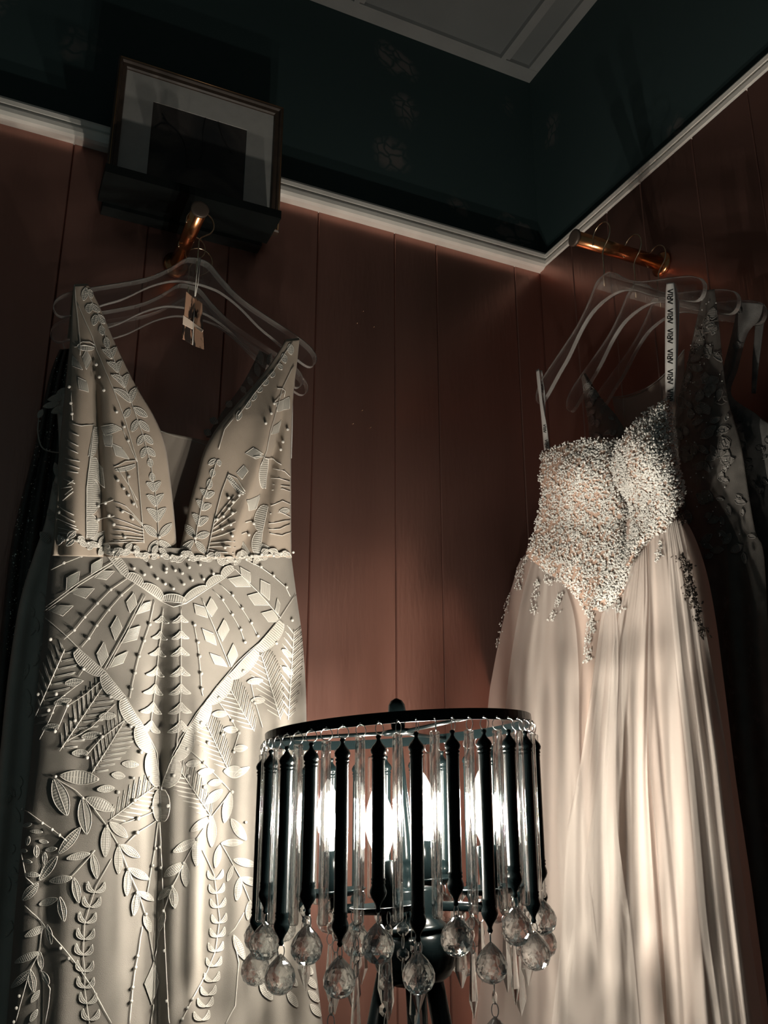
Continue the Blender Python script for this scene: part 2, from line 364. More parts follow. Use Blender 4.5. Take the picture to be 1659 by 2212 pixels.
def hanger(axis, pos, cx, cz, label, tilt=0., roll=0.):
    p = Vector((cx, pos, cz)) if axis == 'y' else Vector((pos, cx, cz))
    t = empty('clothes_hanger', p, label, 'hanger', 'clear acrylic hangers on the copper rails')
    t.rotation_euler = (0, 0, tilt)
    o = bpy.data.objects.new('hanger_body', HM[axis]); col.objects.link(o); o.parent = t
    if roll: o.rotation_euler = (0, roll, 0) if axis == 'y' else (roll, 0, 0)
    bv = o.modifiers.new('edge', 'BEVEL'); bv.width = .0013; bv.segments = 2; bv.limit_method = 'ANGLE'; bv.angle_limit = .8
    r = .0255; zc = RZ+RR+.0014-r-cz
    s = -1 if axis == 'y' else 1             # the hook opens towards the other side
    pts = [(0, -.022), (0, .020), (0, zc-r-.012), (-s*.004, zc-r-.004)]
    arc = [(-s*r*math.cos(a), zc+r*math.sin(a)) for a in [math.radians(q) for q in range(-60, 191, 10)]]
    pts = pts+arc
    P = [(x, 0, z) if axis == 'y' else (0, x, z) for x, z in pts]
    h = B().tube(P, .0013, 8)
    h.ball(P[-1], .0021, 8, 6)
    hm = h.mesh('hook'); hm.materials.append(M['brass']); hm.shade_smooth(); ho = bpy.data.objects.new('hook', hm); col.objects.link(ho); ho.parent = t
    return t
hanger('y', -.17, -.897, 2.264, 'clear hanger carrying the embroidered ivory gown, at the front of its rail')
hanger('y', -.088, -.893, 2.258, 'clear hanger just behind the embroidered gown, its rounded end peeking left of the strap')
hanger('y', -.052, -.870, 2.262, 'clear hanger deepest in the dark behind the embroidered gown')
hanger('x', -.207, -.447, 2.256, 'clear hanger carrying the strapless blush gown by printed ribbons')
hanger('x', -.128, -.440, 2.256, 'clear hanger carrying the taupe lace gown, behind the blush gown')
hanger('x', -.062, -.432, 2.256, 'clear hanger nearest the right wall, wrapped by a grey lace strap')

# ------------------------------------------------------------------ cloth surfaces traced onto their own planes
class Surf:
    def __init__(s, rows, nu, nv, depth, axis, bow=0, ext=None, back=None):
        # rows: (xl,yl,xr,yr) in photograph pixels from the top down; depth(px,py,u,v) gives the plane coordinate
        R = crom([tuple(map(float, r)) for r in rows], max(1, nv//(len(rows)-1)))
        s.axis = axis; s.depth = depth; s.g = []
        fn = onY if axis == 'y' else onX
        for j, (xl, yl, xr, yr) in enumerate(R):
            v = j/(len(R)-1); line = []
            for i in range(nu+1):
                u = i/nu; px = lerp(xl, xr, u); py = lerp(yl, yr, u)-bow*4*u*(1-u)*max(0, 1-v*4)
                line.append(fn(px, py, depth(px, py, u, v)))
            s.g.append(line)
        if ext:                              # carry the cloth on down out of view
            for k in range(1, 7):
                last, prev = s.g[-1], s.g[-4]
                line = []
                for a, b in zip(last, prev):
                    d = (a-b)/max(1e-6, (b.z-a.z)); q = a+Vector((d.x*.5, d.y*.5, -1))*((s.g[-1][0].z-ext)/(7-k)); q.z = a.z-(a.z-ext)/(7-k)
                    line.append(q)
                s.g.append(line)
        s.front = [p for r in s.g for p in r]
        w = nu+1; s.faces = [(j*w+i, j*w+i+1, (j+1)*w+i+1, (j+1)*w+i) for j in range(len(s.g)-1) for i in range(nu)]
        s.bvh = BVHTree.FromPolygons(s.front, s.faces)
        s.v = list(s.front); s.f = list(s.faces)
        if back:                             # close the tube behind
            nb = 10; base = len(s.v)
            for r in s.g:
                a, b = r[0], r[-1]
                for i in range(nb+1):
                    t = i/nb; p = a.lerp(b, t); k = back*math.sqrt(max(0, 1-(2*t-1)**2))
                    s.v.append(p+(Vector((0, k, 0)) if axis == 'y' else Vector((k, 0, 0))))
            wb = nb+1; s.f += [(base+j*wb+i, base+(j+1)*wb+i, base+(j+1)*wb+i+1, base+j*wb+i+1) for j in range(len(s.g)-1) for i in range(nb)]
    def obj(s, name, mat, parent, thick=0):
        o = mesh(name, s.v, s.f, mat, parent)
        if thick:
            m = o.modifiers.new('cloth', 'SOLIDIFY'); m.thickness = thick; m.offset = 0
        return o
class Cloth:                                 # several surfaces that motifs are sewn to
    def __init__(s, *S): s.S = S
    def hit(s, px, py, off=0.):
        d = ray(px, py).normalized(); best = None
        for q in s.S:
            h = q.bvh.ray_cast(CAM, d)
            if h[0] is not None and (best is None or h[3] < best[3]): best = h
        if best is None: return None
        n = best[1]
        if n.dot(d) > 0: n = -n
        return best[0]+n*off
def gau(x, c, wl_, wr_): 
    t = (x-c)/(wl_ if x < c else wr_); return math.exp(-t*t)
EDGE = {}
def edge(parent, pts, closed=False, r=.00055):
    if parent.name in EDGED: EDGE.setdefault(parent.name, (parent, B()))[1].tube(pts, r, 4, closed)
EDGED = set()
def px_leaf(cl, name, bx, by, tx, ty, w, parent, mat='leaf', n=13, off=.0022, curve=0., rib=.0004):
    dx, dy = tx-bx, ty-by; L = math.hypot(dx, dy); nx, ny = -dy/L, dx/L; g = []
    n = max(7, min(2*n, int(L/1.8)))
    for i in range(n+1):
        t = i/n; hw = w*max(.05, math.sin(PI*min(1, t*.98+.01))**.75); k = curve*math.sin(PI*t)*L
        for c in (-1, -.5, 0, .5, 1):
            x = bx+dx*t+nx*(hw*c+k); y = by+dy*t+ny*(hw*c+k)
            p = cl.hit(x, y, off+.0007*(1-c*c)+(rib if i % 2 else 0)-(.0003 if c == 0 else 0))
            if p is None: return None
            g.append(p)
    f = [(i*5+k, i*5+k+1, i*5+k+6, i*5+k+5) for i in range(n) for k in range(4)]
    dn = (CAM-g[2]).normalized()*.0004
    edge(parent, [g[i*5]+dn for i in range(n+1)]+[g[i*5+4]+dn for i in range(n, -1, -1)], True); edge(parent, [g[i*5+2]+dn for i in range(n+1)], False, .0004)
    return mesh(name, g, f, mat, parent, False)
def px_quad(cl, name, q, parent, mat='leaf', off=.0022):
    g = []; n, m = 20, 4
    for i in range(n+1):
        for k in range(m+1):
            s, t = k/m, i/n
            x = lerp(lerp(q[0][0], q[1][0], t), lerp(q[3][0], q[2][0], t), s); y = lerp(lerp(q[0][1], q[1][1], t), lerp(q[3][1], q[2][1], t), s)
            p = cl.hit(x, y, off+.0005*(1-(2*s-1)**2)+(.0004 if i % 2 else 0))
            if p is None: return None
            g.append(p)
    w = m+1; dn = (CAM-g[2]).normalized()*.0004
    edge(parent, [g[i*w] for i in range(n+1)]+g[n*w:n*w+w]+[g[i*w+m] for i in range(n, -1, -1)]+g[0:w][::-1], True, .0005)
    return mesh(name, g, [(i*w+k, i*w+k+1, i*w+w+k+1, i*w+w+k) for i in range(n) for k in range(m)], mat, parent, False)
def px_scallop(cl, ax, ay, bx, by, h, parent, mat='leaf', off=.003):   # ribbed half-moon from A to B bulging to the left of the walk when h > 0
    dx, dy = bx-ax, by-ay; L = math.hypot(dx, dy); nx, ny = dy/L*h, -dx/L*h; g = []; n = max(10, int(L/2.2)); m = 4
    for i in range(n+1):
        t = i/n; k = .35+.65*math.sqrt(max(0, math.sin(PI*t)))
        for j in range(m+1):
            s = j/m; p = cl.hit(ax+dx*t+nx*k*s, ay+dy*t+ny*k*s, off+(.0006 if i % 2 else 0)+.0005*math.sin(PI*s))
            if p is None: return None
            g.append(p)
    w = m+1; edge(parent, [g[i*w+m] for i in range(n+1)], False, .0007); edge(parent, [g[i*w] for i in range(n+1)], False, .0007)
    return mesh('scallop_motif', g, [(i*w+k, i*w+k+1, i*w+w+k+1, i*w+w+k) for i in range(n) for k in range(m)], mat, parent, False)
def px_line(cl, b, pts, r=.0007, step=10, off=.0026, jitter=0.):
    P = []
    for (x0, y0), (x1, y1) in zip(pts, pts[1:]):
        n = max(1, int(math.hypot(x1-x0, y1-y0)/step))
        for i in range(n+1):
            if i == 0 and P: continue
            t = i/n; p = cl.hit(lerp(x0, x1, t)+random.uniform(-jitter, jitter), lerp(y0, y1, t)+random.uniform(-jitter, jitter), off)
            if p is not None: P.append(p)
    if len(P) > 1: b.tube(P, r, 4)
BEAD = B().ball((0, 0, 0), .0028, 8, 6).mesh('bead'); BEAD.materials.append(M['bead']); BEAD.shade_smooth()
def px_bead(cl, x, y, parent, s=1.0):
    p = cl.hit(x, y, .0045)
    if p is None: return
    o = link('bead', BEAD, None, parent, False, p); o.scale = (s, s, s); return o
def Z1(X, Y): return X/2.37, 550+Y/2.37      # readings off the enlarged crops
def Z2(X, Y): return X/2.37, 1150+Y/2.37
def Z3(X, Y): return X/2.676, 1612+Y/2.676
def Q(Z, s): # "x,y x,y" -> points
    return [Z(*map(float, w.split(','))) for w in s.split()]

# ------------------------------------------------------------------ gown 1: embroidered ivory gown
g1 = empty('wedding_gown', (-.9, -.2, .2), 'ivory gown with deep V neck, leaf embroidery and beads, foremost on the left rail', 'dress', 'wedding gowns on hangers')
def base1(py): return interp(py, [(600, -.178), (740, -.186), (900, -.194), (1190, -.207)])
def dl(px, py, u, v):
    d = .020*math.sqrt(max(0, 1-(2*u-1)**2))*min(1, max(.2, (py-620)/200))
    k = min(1, max(0, (py-700)/160))
    d -= k*.016*gau(px, lerp(207, 224, (py-850)/340), 12, 9); d += k*.008*gau(px, lerp(238, 262, (py-850)/340), 14, 22)
    d += k*.008*gau(px, lerp(170, 160, (py-850)/340), 18, 22); d -= k*.008*gau(px, lerp(140, 128, (py-850)/340), 9, 7)
    return base1(py)-d
def dr(px, py, u, v):
    d = .020*math.sqrt(max(0, 1-(2*u-1)**2))*min(1, max(.2, (py-740)/160))
    k = min(1, max(0, (py-800)/120))
    c = interp(py, [(800, 618), (960, 585), (1040, 560), (1190, 508)])
    d += k*.012*gau(px, c-12, 26, 8); d -= k*.014*gau(px, c+10, 8, 26)
    d += k*.008*gau(px, interp(py, [(900, 622), (1190, 580)]), 12, 14)
    return base1(py)-d
bl = Surf([(160, 617, 190, 616), (157, 660, 213, 660), (152, 740, 246, 738), (143, 830, 290, 828), (136, 900, 331, 898), (130, 960, 355, 958), (126, 1030, 366, 1030), (121, 1100, 374, 1100), (116, 1165, 379, 1160), (113, 1200, 382, 1208)], 60, 70, dl, 'y')
br = Surf([(618, 736, 646, 733), (590, 780, 641, 782), (551, 830, 635, 830), (506, 880, 631, 880), (466, 930, 629, 930), (441, 975, 628, 975), (426, 1030, 628, 1030), (411, 1085, 628, 1085), (400, 1140, 628, 1140), (384, 1207, 629, 1203)], 60, 70, dr, 'y')
c1b = Cloth(bl, br)
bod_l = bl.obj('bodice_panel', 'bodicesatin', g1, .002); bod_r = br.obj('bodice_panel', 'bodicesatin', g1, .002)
def strap_wrap(px0, py0, px1, py1, y0):      # strap end carried over the hanger arm
    a, b = onY(px0, py0, y0), onY(px1, py1, y0); v = []
    for k in range(9):
        t = k/8*PI; o = Vector((0, (1-math.cos(t))*.008, math.sin(t)*.006))
        v += [a+o, a.lerp(b, .5)+o, b+o]
    o = Vector((0, .016, -.09)); v += [a+o, a.lerp(b, .5)+o, b+o]
    return v, [(i*3+k, i*3+k+1, i*3+k+4, i*3+k+3) for i in range(9) for k in range(2)]
for q in ((160, 617, 190, 616), (618, 736, 646, 733)):
    v, f = strap_wrap(*q, base1(q[1])-.001); mesh('shoulder_strap', v, f, 'bodicesatin', g1)
bk = Surf([(335, 930, 460, 955), (330, 985, 470, 990), (330, 1100, 470, 1100), (340, 1200, 430, 1205)], 24, 20, lambda px, py, u, v: -.150-.012*math.sin(PI*u), 'y')
bk.obj('back_panel', 'net', g1, .0015)
pb = B(); pb.tube([onY(x, y, -.152) for x, y in crom([(338, 928), (375, 941), (410, 950), (445, 962)], 6)], .0012, 5); pb.done('neck_piping', 'thread', g1)
ridge = [(388, 1210, 374, 2212, .014, 26, 60), (348, 1260, 338, 2212, -.013, 26, 18), (290, 1700, 268, 2212, -.012, 40, 34), (225, 1500, 225, 2212, .007, 40, 40),
         (470, 1800, 445, 2212, -.008, 22, 26), (150, 1500, 130, 2212, .006, 26, 30), (90, 1650, 95, 2212, -.008, 16, 20), (560, 1300, 600, 2212, .006, 40, 30), (520, 1250, 500, 1800, -.005, 20, 24)]
def ds(px, py, u, v):
    D = interp(py, [(1190, .055), (1350, .068), (1600, .080), (2212, .094)])
    d = D*max(0, 1-(2*u-1)**2)**.5
    for x0, y0, x1, y1, a, l_, r_ in ridge:
        k = min(1, max(0, (py-y0)/160)); d += a*k*gau(px, lerp(x0, x1, (py-y0)/(y1-y0)), l_, r_)*min(1, 6*u*(1-u))
    d += .0035*math.sin(u*31+py*.004)*min(1, max(0, (py-1500)/400))*min(1, 6*u*(1-u))
    return -.166-d
sk = Surf([(113, 1180, 628, 1188), (106, 1220, 632, 1222), (99, 1290, 641, 1290), (92, 1380, 653, 1380), (80, 1500, 661, 1500), (66, 1650, 663, 1650), (48, 1800, 665, 1800), (32, 1980, 671, 1980), (14, 2212, 697, 2212), (2, 2330, 712, 2330)], 110, 108, ds, 'y', ext=.25, back=.025)
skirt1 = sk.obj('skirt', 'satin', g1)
c1s = Cloth(sk); c1 = Cloth(bl, br, sk)
EDGED.update((skirt1.name, bod_l.name, bod_r.name))
LEAF = 'embroidered_leaf'; KITE = 'embroidered_kite'
st = B()                                     # couched threads of the skirt
for a in ('545,120 620,215 720,282 820,352 890,385 950,367 1060,292 1140,240 1200,190', '240,440 330,520 430,620 540,715 640,840 730,990 800,1130 825,1290 828,1480', '1520,300 1430,440 1330,560 1200,680 1100,800 1000,930 920,1060 870,1180 835,1300 832,1480',
          '220,400 400,262 580,150', '230,408 410,270 590,158', '735,320 640,510 535,700', '745,325 650,515 546,705', '1030,340 1105,520 1172,690', '1190,180 1320,310 1432,440',
          '840,390 830,500 812,600 790,800 765,1000', '925,385 925,800 905,1100', '245,205 333,160 420,125 520,90', '650,240 567,297 500,367 437,437 385,503 330,550', '690,265 622,325 557,400 497,480 457,545 420,590', '790,350 762,475 735,557 710,637 690,722 673,803 665,850',
          '990,478 1007,565 1015,637 1023,725 1027,803 1035,840', '1125,270 1185,325 1235,392 1283,467 1315,533', '1090,300 1135,348 1183,423 1228,500 1252,565', '1265,150 1330,180 1393,225 1458,283 1480,330',
          '405,740 440,690', '430,760 300,860 260,960 210,1060', '520,760 440,830 350,890 300,1010', '590,880 470,1000 330,1080', '640,960 520,1055 440,1150', '1280,760 1300,860 1340,1000', '1110,860 1180,960 1220,1030 1190,1120', '960,1110 1040,1180 1180,1330'):
    px_line(c1s, st, Q(Z2, a))
for a in ('318,180 440,255 540,350 615,460 680,570 740,710 800,840 835,970 885,1240', '1330,260 1215,410 1130,540 1060,675 1000,810 955,955 890,1240', '910,440 890,590 870,700 845,860', '820,1040 797,1210 785,1275 770,1390 750,1600', '930,430 938,580 945,700 955,950 965,1180 985,1600',
          '640,650 560,800 520,920 490,1020 480,1200 490,1290 490,1400 520,1600', '1165,600 1230,740 1265,1000 1240,1180 1190,1300 1110,1450 1040,1600', '885,1490 865,1600', '150,920 260,1030 360,1150 440,1260 540,1400 640,1600', '345,760 420,750 510,650 550,600', '250,1040 230,1190 180,1290 100,1590',
          '240,1290 300,1400 290,1500 270,1600', '100,330 150,365 250,440 310,480 390,545', '690,450 800,415 880,380', '730,560 800,495 900,430', '1350,690 1390,760 1440,890 1480,950', '1270,560 1350,690', '1410,960 1360,1050 1320,1090', '1350,1090 1380,1250 1360,1500 1300,1605', '130,600 160,760 200,800'):
    px_line(c1s, st, Q(Z3, a), .0008)
# herringbone sprays
def spray(stem, n, L, a0, a1, side=2):
    px_line(c1s, st, stem, .0008)
    (x0, y0), (x1, y1) = stem[0], stem[-1]; ang = math.atan2(y1-y0, x1-x0)
    for i in range(n):
        t = (i+.5)/n; x, y = lerp(x0, x1, t), lerp(y0, y1, t); l = L*(.6+.5*math.sin(PI*t))
        for s in ((1, -1) if side == 2 else (side,)):
            a = ang+PI-s*math.radians(a0 if s > 0 else a1)
            px_line(c1s, st, [(x, y), (x+l*math.cos(a), y+l*math.sin(a))], .0006, 9, .0012, jitter=.3)
            px_line(c1s, st, [(x+3, y+2), (x+3+l*.9*math.cos(a), y+2+l*.9*math.sin(a))], .0005, 9, .0012, jitter=.3)
spray(Q(Z2, '335,600 165,1000'), 10, 46, 40, 55); spray(Q(Z2, '530,790 310,1120'), 10, 48, 38, 50); spray(Q(Z2, '640,960 470,1240'), 10, 48, 38, 50); spray(Q(Z2, '790,1300 555,1475'), 9, 46, 45, 45)
spray(Q(Z2, '1165,790 1300,1020'), 9, 44, 45, 42); spray(Q(Z2, '1050,980 1165,1220'), 9, 44, 45, 42); spray(Q(Z2, '920,1220 1080,1460'), 9, 44, 45, 42); spray(Q(Z2, '1330,620 1430,960'), 11, 44, 42, 42); spray(Q(Z2, '1500,500 1470,960'), 12, 34, 40, 40)
st.done('thread_work', 'thread', skirt1)['kind'] = 'stuff'
# kites
for a in ('342,300 345,232 410,200 402,262', '360,310 400,288 485,290 440,340', '468,215 470,165 525,135 520,190', '485,235 520,200 588,200 545,245', '255,400 290,375 378,378 325,430', '222,340 240,300 292,280 285,345', '645,360 685,310 700,370 665,415', '690,425 735,365 773,355 762,400',
          '565,490 600,430 625,490 590,555', '620,570 655,500 718,480 700,550', '495,625 533,562 555,635 520,690', '560,695 590,640 655,610 630,670', '990,370 1045,385 1060,440 1000,420', '1050,390 1078,335 1110,390 1080,435', '1030,495 1090,520 1105,580 1050,555', '1110,510 1145,445 1170,500 1135,560',
          '1070,620 1130,640 1160,690 1095,675', '1160,635 1190,570 1215,630 1180,690', '1225,180 1280,210 1278,260 1235,225', '1165,240 1240,225 1280,280 1205,280', '1330,245 1380,270 1375,350 1330,310', '1265,325 1320,310 1380,375 1300,375', '1335,415 1390,400 1430,460 1370,460', '1415,340 1430,370 1420,420 1405,400'):
    px_quad(c1s, KITE, Q(Z2, a), skirt1)
px_quad(c1s, KITE, Q(Z3, '885,1245 925,1360 870,1490 830,1370'), skirt1)
# scalloped bands
def band(Z, s, h, sub=1):
    P = Q(Z, s)
    for (x0, y0), (x1, y1) in zip(P, P[1:]): px_scallop(c1s, x0, y0, x1, y1, h, skirt1)
band(Z2, '548,122 640,232 722,282 828,352', 19); band(Z2, '828,352 945,368 1060,292 1140,240 1200,190', 17)
band(Z2, '240,442 400,592 540,715 642,842 722,980 785,1120 822,1300', -27); band(Z2, '826,1320 826,1480', -22)
band(Z2, '1500,330 1425,450 1300,595 1160,735 1050,865 955,1010 885,1160 838,1300', 26); band(Z2, '832,1480 832,1320', -19)
px_scallop(c1s, *Z2(1530, 300), *Z2(1470, 400), 14, skirt1)
# leaves on the skirt
def leaves(Z, k, s, parent=None, cl=None):
    for w in s.split():
        a = list(map(float, w.split(','))); px_leaf(cl or c1s, LEAF, *Z(a[0], a[1]), *Z(a[2], a[3]), a[4]/k, parent or skirt1)
for y in (425, 505, 588, 688, 778, 872, 965):
    xs = interp(y, [(390, 838), (600, 812), (1000, 766)]); j = .8+.4*(y-425)/540
    for (ax, ay, tx, ty, c) in ((xs, y, xs-58*j, y+42*j, -.22), (xs, y, xs+45*j, y+52*j, .22), (924, y, 924-50*j, y+50*j, -.2), (924, y, 924+46*j, y+46*j, .2)):
        px_leaf(c1s, LEAF, *Z2(ax, ay), *Z2(tx, ty), 10*j/2.37*1.3, skirt1, curve=c)
leaves(Z2, 2.37, '335,775,425,762,18 280,878,368,858,18 222,1010,305,988,18 370,1132,452,1128,18 418,1050,518,1032,18 508,945,592,938,18 568,1240,638,1250,18 498,1318,582,1308,18 622,1185,708,1190,18 1265,768,1342,758,16 1283,862,1352,860,16 1082,932,1162,930,17 1138,1010,1216,1012,17 1192,1110,1266,1102,17 948,1190,1022,1178,17 1008,1232,1092,1220,17 1062,1288,1132,1275,17 1440,600,1490,640,14 1440,690,1495,730,14')
leaves(Z3, 2.676, '175,90,412,62,34 150,130,228,330,44 318,188,392,400,44 352,170,572,192,40 480,300,505,508,38 500,300,655,370,34 612,460,604,640,26 630,440,735,525,27 682,575,680,738,25 692,570,808,640,24 740,710,730,865,22 746,705,857,770,22 792,845,774,978,20 802,840,882,892,18 832,970,862,1075,18 '
       '520,620,388,650,20 536,620,560,765,22 468,470,345,622,26 338,636,230,775,26 222,790,140,890,26 418,760,295,780,22 430,760,456,905,22 340,880,228,915,20 352,870,376,1012,22 265,1040,150,1100,20 280,1030,305,1142,18 225,1190,95,1250,20 230,1185,245,1290,18 185,1290,75,1395,20 180,1290,200,1422,20 250,1300,292,1372,18 230,1410,185,1480,14 220,1520,180,1590,14 '
       '140,462,192,448,10 180,490,252,495,10 175,520,165,572,12 215,572,215,642,15 268,600,336,590,12 265,610,265,686,14 228,545,286,555,10 130,600,166,606,10 140,660,192,670,10 150,738,232,745,14 '
       '1215,410,1098,492,22 1222,410,1216,582,25 1130,540,1003,612,25 1132,540,1130,692,25 1055,675,958,752,25 1066,675,1072,812,22 1000,810,918,886,20 1002,815,1012,936,20 960,955,924,1072,18 1328,265,1290,442,28 1330,420,1422,542,28 1280,250,1183,332,25 1272,560,1402,555,20 1264,570,1238,702,20 1348,655,1482,690,22 1345,690,1310,780,14 1392,760,1500,802,22 1386,760,1368,892,20 1444,890,1430,1002,18 1350,1090,1412,1232,22 1288,145,1412,152,35 1345,180,1440,120,18')
for y in (830, 915, 1005, 1100, 1190, 1285, 1380, 1470, 1565):
    xs = interp(y, [(830, 548), (1000, 500), (1190, 480), (1380, 490), (1565, 520)])
    px_leaf(c1s, LEAF, *Z3(xs, y+16), *Z3(xs-40, y-50), 5.0, skirt1, curve=-.22); px_leaf(c1s, LEAF, *Z3(xs, y+16), *Z3(xs+54, y-46), 5.0, skirt1, curve=.22)
for y in (755, 835, 918, 1008, 1088, 1172, 1258, 1346, 1424, 1492, 1570):
    xs = interp(y, [(755, 1240), (1000, 1263), (1172, 1243), (1346, 1220), (1570, 1160)])
    px_leaf(c1s, LEAF, *Z3(xs, y+14), *Z3(xs-46, y-36), 4.6, skirt1, curve=-.2); px_leaf(c1s, LEAF, *Z3(xs, y+14), *Z3(xs+42, y-44), 4.6, skirt1, curve=.2)
leaves(lambda x, y: (x, y), 1, '612,2100,640,2130,8 618,2140,640,2175,8 655,2085,672,2105,7 660,2110,680,2135,7 664,2140,686,2165,7 668,2170,690,2196,7 560,2120,585,2160,10 640,2040,655,2065,7')
for w in Q(Z2, '245,205 333,160 420,125 567,297 500,367 437,437 385,503 622,325 557,400 497,480 457,545 762,475 735,557 710,637 690,722 673,803 990,478 1007,565 1015,637 1023,725 1027,803 1185,325 1235,392 1283,467 1315,533 1135,348 1183,423 1228,500 1252,565 1330,180 1393,225 1458,283 '
         '685,188 737,220 848,208 803,240 845,267 895,200 888,293 930,215 937,270 980,250 1037,243 1087,215 1020,170 850,190 770,180 965,185 268,550 430,702 565,845 668,995 720,1127 757,1260 770,1408 870,1400 893,1245 952,1110 1022,977 1113,850 1245,715 1407,570 1487,453 350,890 388,965 452,1155 525,1050 258,912 295,830 290,1020 210,830 600,1330 690,1370 708,1465 705,1535 960,1250 1130,1035 1220,1028 1180,965 1190,1125 1300,875 1060,1080 1040,1305 1038,1180 1180,1330 1065,1460'):
    px_bead(c1s, *w, skirt1)
for w in Q(Z3, '332,175 485,300 612,460 680,570 740,710 795,845 835,970 155,95 255,443 313,480 355,513 150,365 893,590 872,690 938,580 945,700 797,1210 785,1275 770,1390 762,1470 965,1180 978,1470 798,497 805,412 770,185 1330,262 1215,410 1130,540 1058,675 1003,810 960,950 360,1165 400,1225 1420,440 125,1440 110,1510 95,1590 1100,1460 1075,1510 1050,1575'):
    px_bead(c1s, *w, skirt1, .8)
# bodice embroidery
def side_parent(x): return bod_l if x < 384 else bod_r
sl, sr = B(), B()
for a in ('435,180 500,310 545,450 600,600 670,760 730,930 770,1080 800,1280 810,1460', '385,160 390,250 410,440 412,520', '395,250 490,470 560,650 640,860 700,1060 735,1480', '385,478 430,468 488,478', '398,470 420,452 455,450 488,468', '360,865 415,880 475,872', '475,875 440,1200 440,1455', '370,700 372,765 377,850',
          '450,1295 490,1285 550,1270 585,1258', '445,1370 490,1360 560,1345', '600,1100 625,1140 660,1190 700,1260', '640,1110 655,1180 700,1300', '585,1265 640,1290 730,1385', '580,1350 640,1372 732,1410', '585,1385 650,1400 735,1425', '585,1412 660,1420 735,1440', '580,1440 650,1445 735,1455', '590,1468 660,1462 735,1468', '520,1480 640,1475 735,1475', '600,1300 680,1340 730,1395', '560,1350 590,1340', '620,890 650,960 700,1065', '585,1090 640,1060 692,1058'):
    px_line(c1b, sl, Q(Z1, a), .0007, jitter=.25)
for a in ('340,1045 405,1062', '340,1075 405,1098', '345,1110 400,1120', '350,950 400,985', '345,990 400,1020', '335,1150 385,1175', '300,1290 380,1335', '300,1320 385,1370', '290,1350 390,1395', '320,1200 370,1190', '340,1230 375,1200', '330,1260 378,1215', '300,1400 390,1420', '310,1425 400,1440', '360,910 405,930', '350,1180 380,1160', '340,1385 400,1412'):
    px_line(c1b, sl, Q(Z1, a), .0009, jitter=.6)
for a in ('1495,450 1400,600 1300,720 1220,830', '1110,1055 1080,1160 1040,1250 1010,1400 1000,1480', '1500,570 1440,690 1380,900 1360,1000 1330,1080', '1170,1120 1130,1230 1095,1370 1060,1540', '1418,690 1440,688 1455,700 1450,730', '1400,760 1450,700', '1095,1370 1140,1310 1200,1240', '1090,1390 1150,1330 1230,1245', '1085,1410 1150,1365 1215,1320', '1080,1430 1150,1400 1208,1370', '1075,1455 1140,1440 1205,1412', '1070,1480 1140,1475 1200,1470', '1065,1500 1120,1498 1200,1498', '1060,1510 1130,1525 1190,1530', '1165,1125 1215,1150 1255,1215', '1160,1145 1210,1190 1250,1225', '1390,1290 1440,1262 1480,1280', '1385,1330 1430,1320 1480,1345', '1380,1380 1430,1370 1480,1360', '1380,1410 1430,1405 1480,1380', '1380,1430 1440,1440 1485,1420', '1395,1210 1440,1200 1480,1215', '1400,1180 1440,1185 1480,1190', '1390,1150 1430,1150 1480,1165', '1250,1370 1280,1365 1302,1383', '1232,1430 1255,1422 1275,1440', '1345,1040 1400,1050 1440,1080', '1400,1100 1450,1110 1480,1140', '1300,1040 1355,1030', '1200,840 1150,900 1120,1000'):
    px_line(c1b, sr, Q(Z1, a), .0007, jitter=.25)
sl.done('thread_work', 'thread', bod_l)['kind'] = 'stuff'; sr.done('thread_work', 'thread', bod_r)['kind'] = 'stuff'
def bleaves(s):
    for w in s.split():
        a = list(map(float, w.split(','))); x, y = Z1(a[0], a[1]); px_leaf(c1b, LEAF, x, y, *Z1(a[2], a[3]), a[4]/2.37, side_parent(x), off=.0014, curve=(a[5] if len(a) > 5 else 0))
bleaves('440,170,428,238,16 452,180,470,225,12 452,255,456,302,17 460,255,508,296,14 490,310,478,366,16 500,310,534,356,14 515,365,526,415,15 540,425,550,482,15 568,535,524,488,14,.15 570,535,594,474,14,-.15 600,605,548,553,14,.15 602,605,622,543,14,-.15 634,682,568,618,15,.15 637,682,655,612,16,-.15 665,760,578,690,16,.1 668,760,697,682,17,-.1 665,792,633,838,15 680,785,752,832,17 702,850,674,908,16 710,852,762,906,16 733,925,704,977,15 738,925,780,972,15 743,990,724,1042,15 750,990,792,1034,15 765,1045,770,1090,14 774,1118,780,1164,14 785,1215,748,1168,15,.15 790,1215,820,1163,15,-.15 793,1290,750,1232,16,.15 797,1290,835,1228,16,-.15 803,1370,752,1302,18,.15 807,1370,847,1298,18,-.15 806,1446,735,1388,19 814,1446,876,1378,18 806,1465,758,1530,18 814,1465,882,1535,22 '
         '1482,458,1490,515,16 1474,455,1440,475,10 1448,508,1460,558,15 1443,508,1408,532,12 1426,560,1442,592,12 1402,600,1388,632,13 1372,640,1350,672,14 1342,680,1320,707,13 1312,710,1290,752,13 1282,750,1260,792,13 1232,800,1215,852,14 1108,1050,1068,1077,12 1118,1050,1125,1085,11 1092,1098,1085,1142,14 1076,1150,1070,1204,14 1058,1250,1028,1203,14,.15 1062,1250,1097,1218,14,-.15 1038,1312,1008,1258,15,.15 1042,1312,1082,1282,15,-.15 1018,1392,988,1328,17,.15 1022,1392,1067,1348,17,-.15 996,1448,953,1385,18 1006,1448,1072,1428,17 992,1465,918,1538,18 1004,1468,1050,1530,16 1425,1315,1480,1310,14')
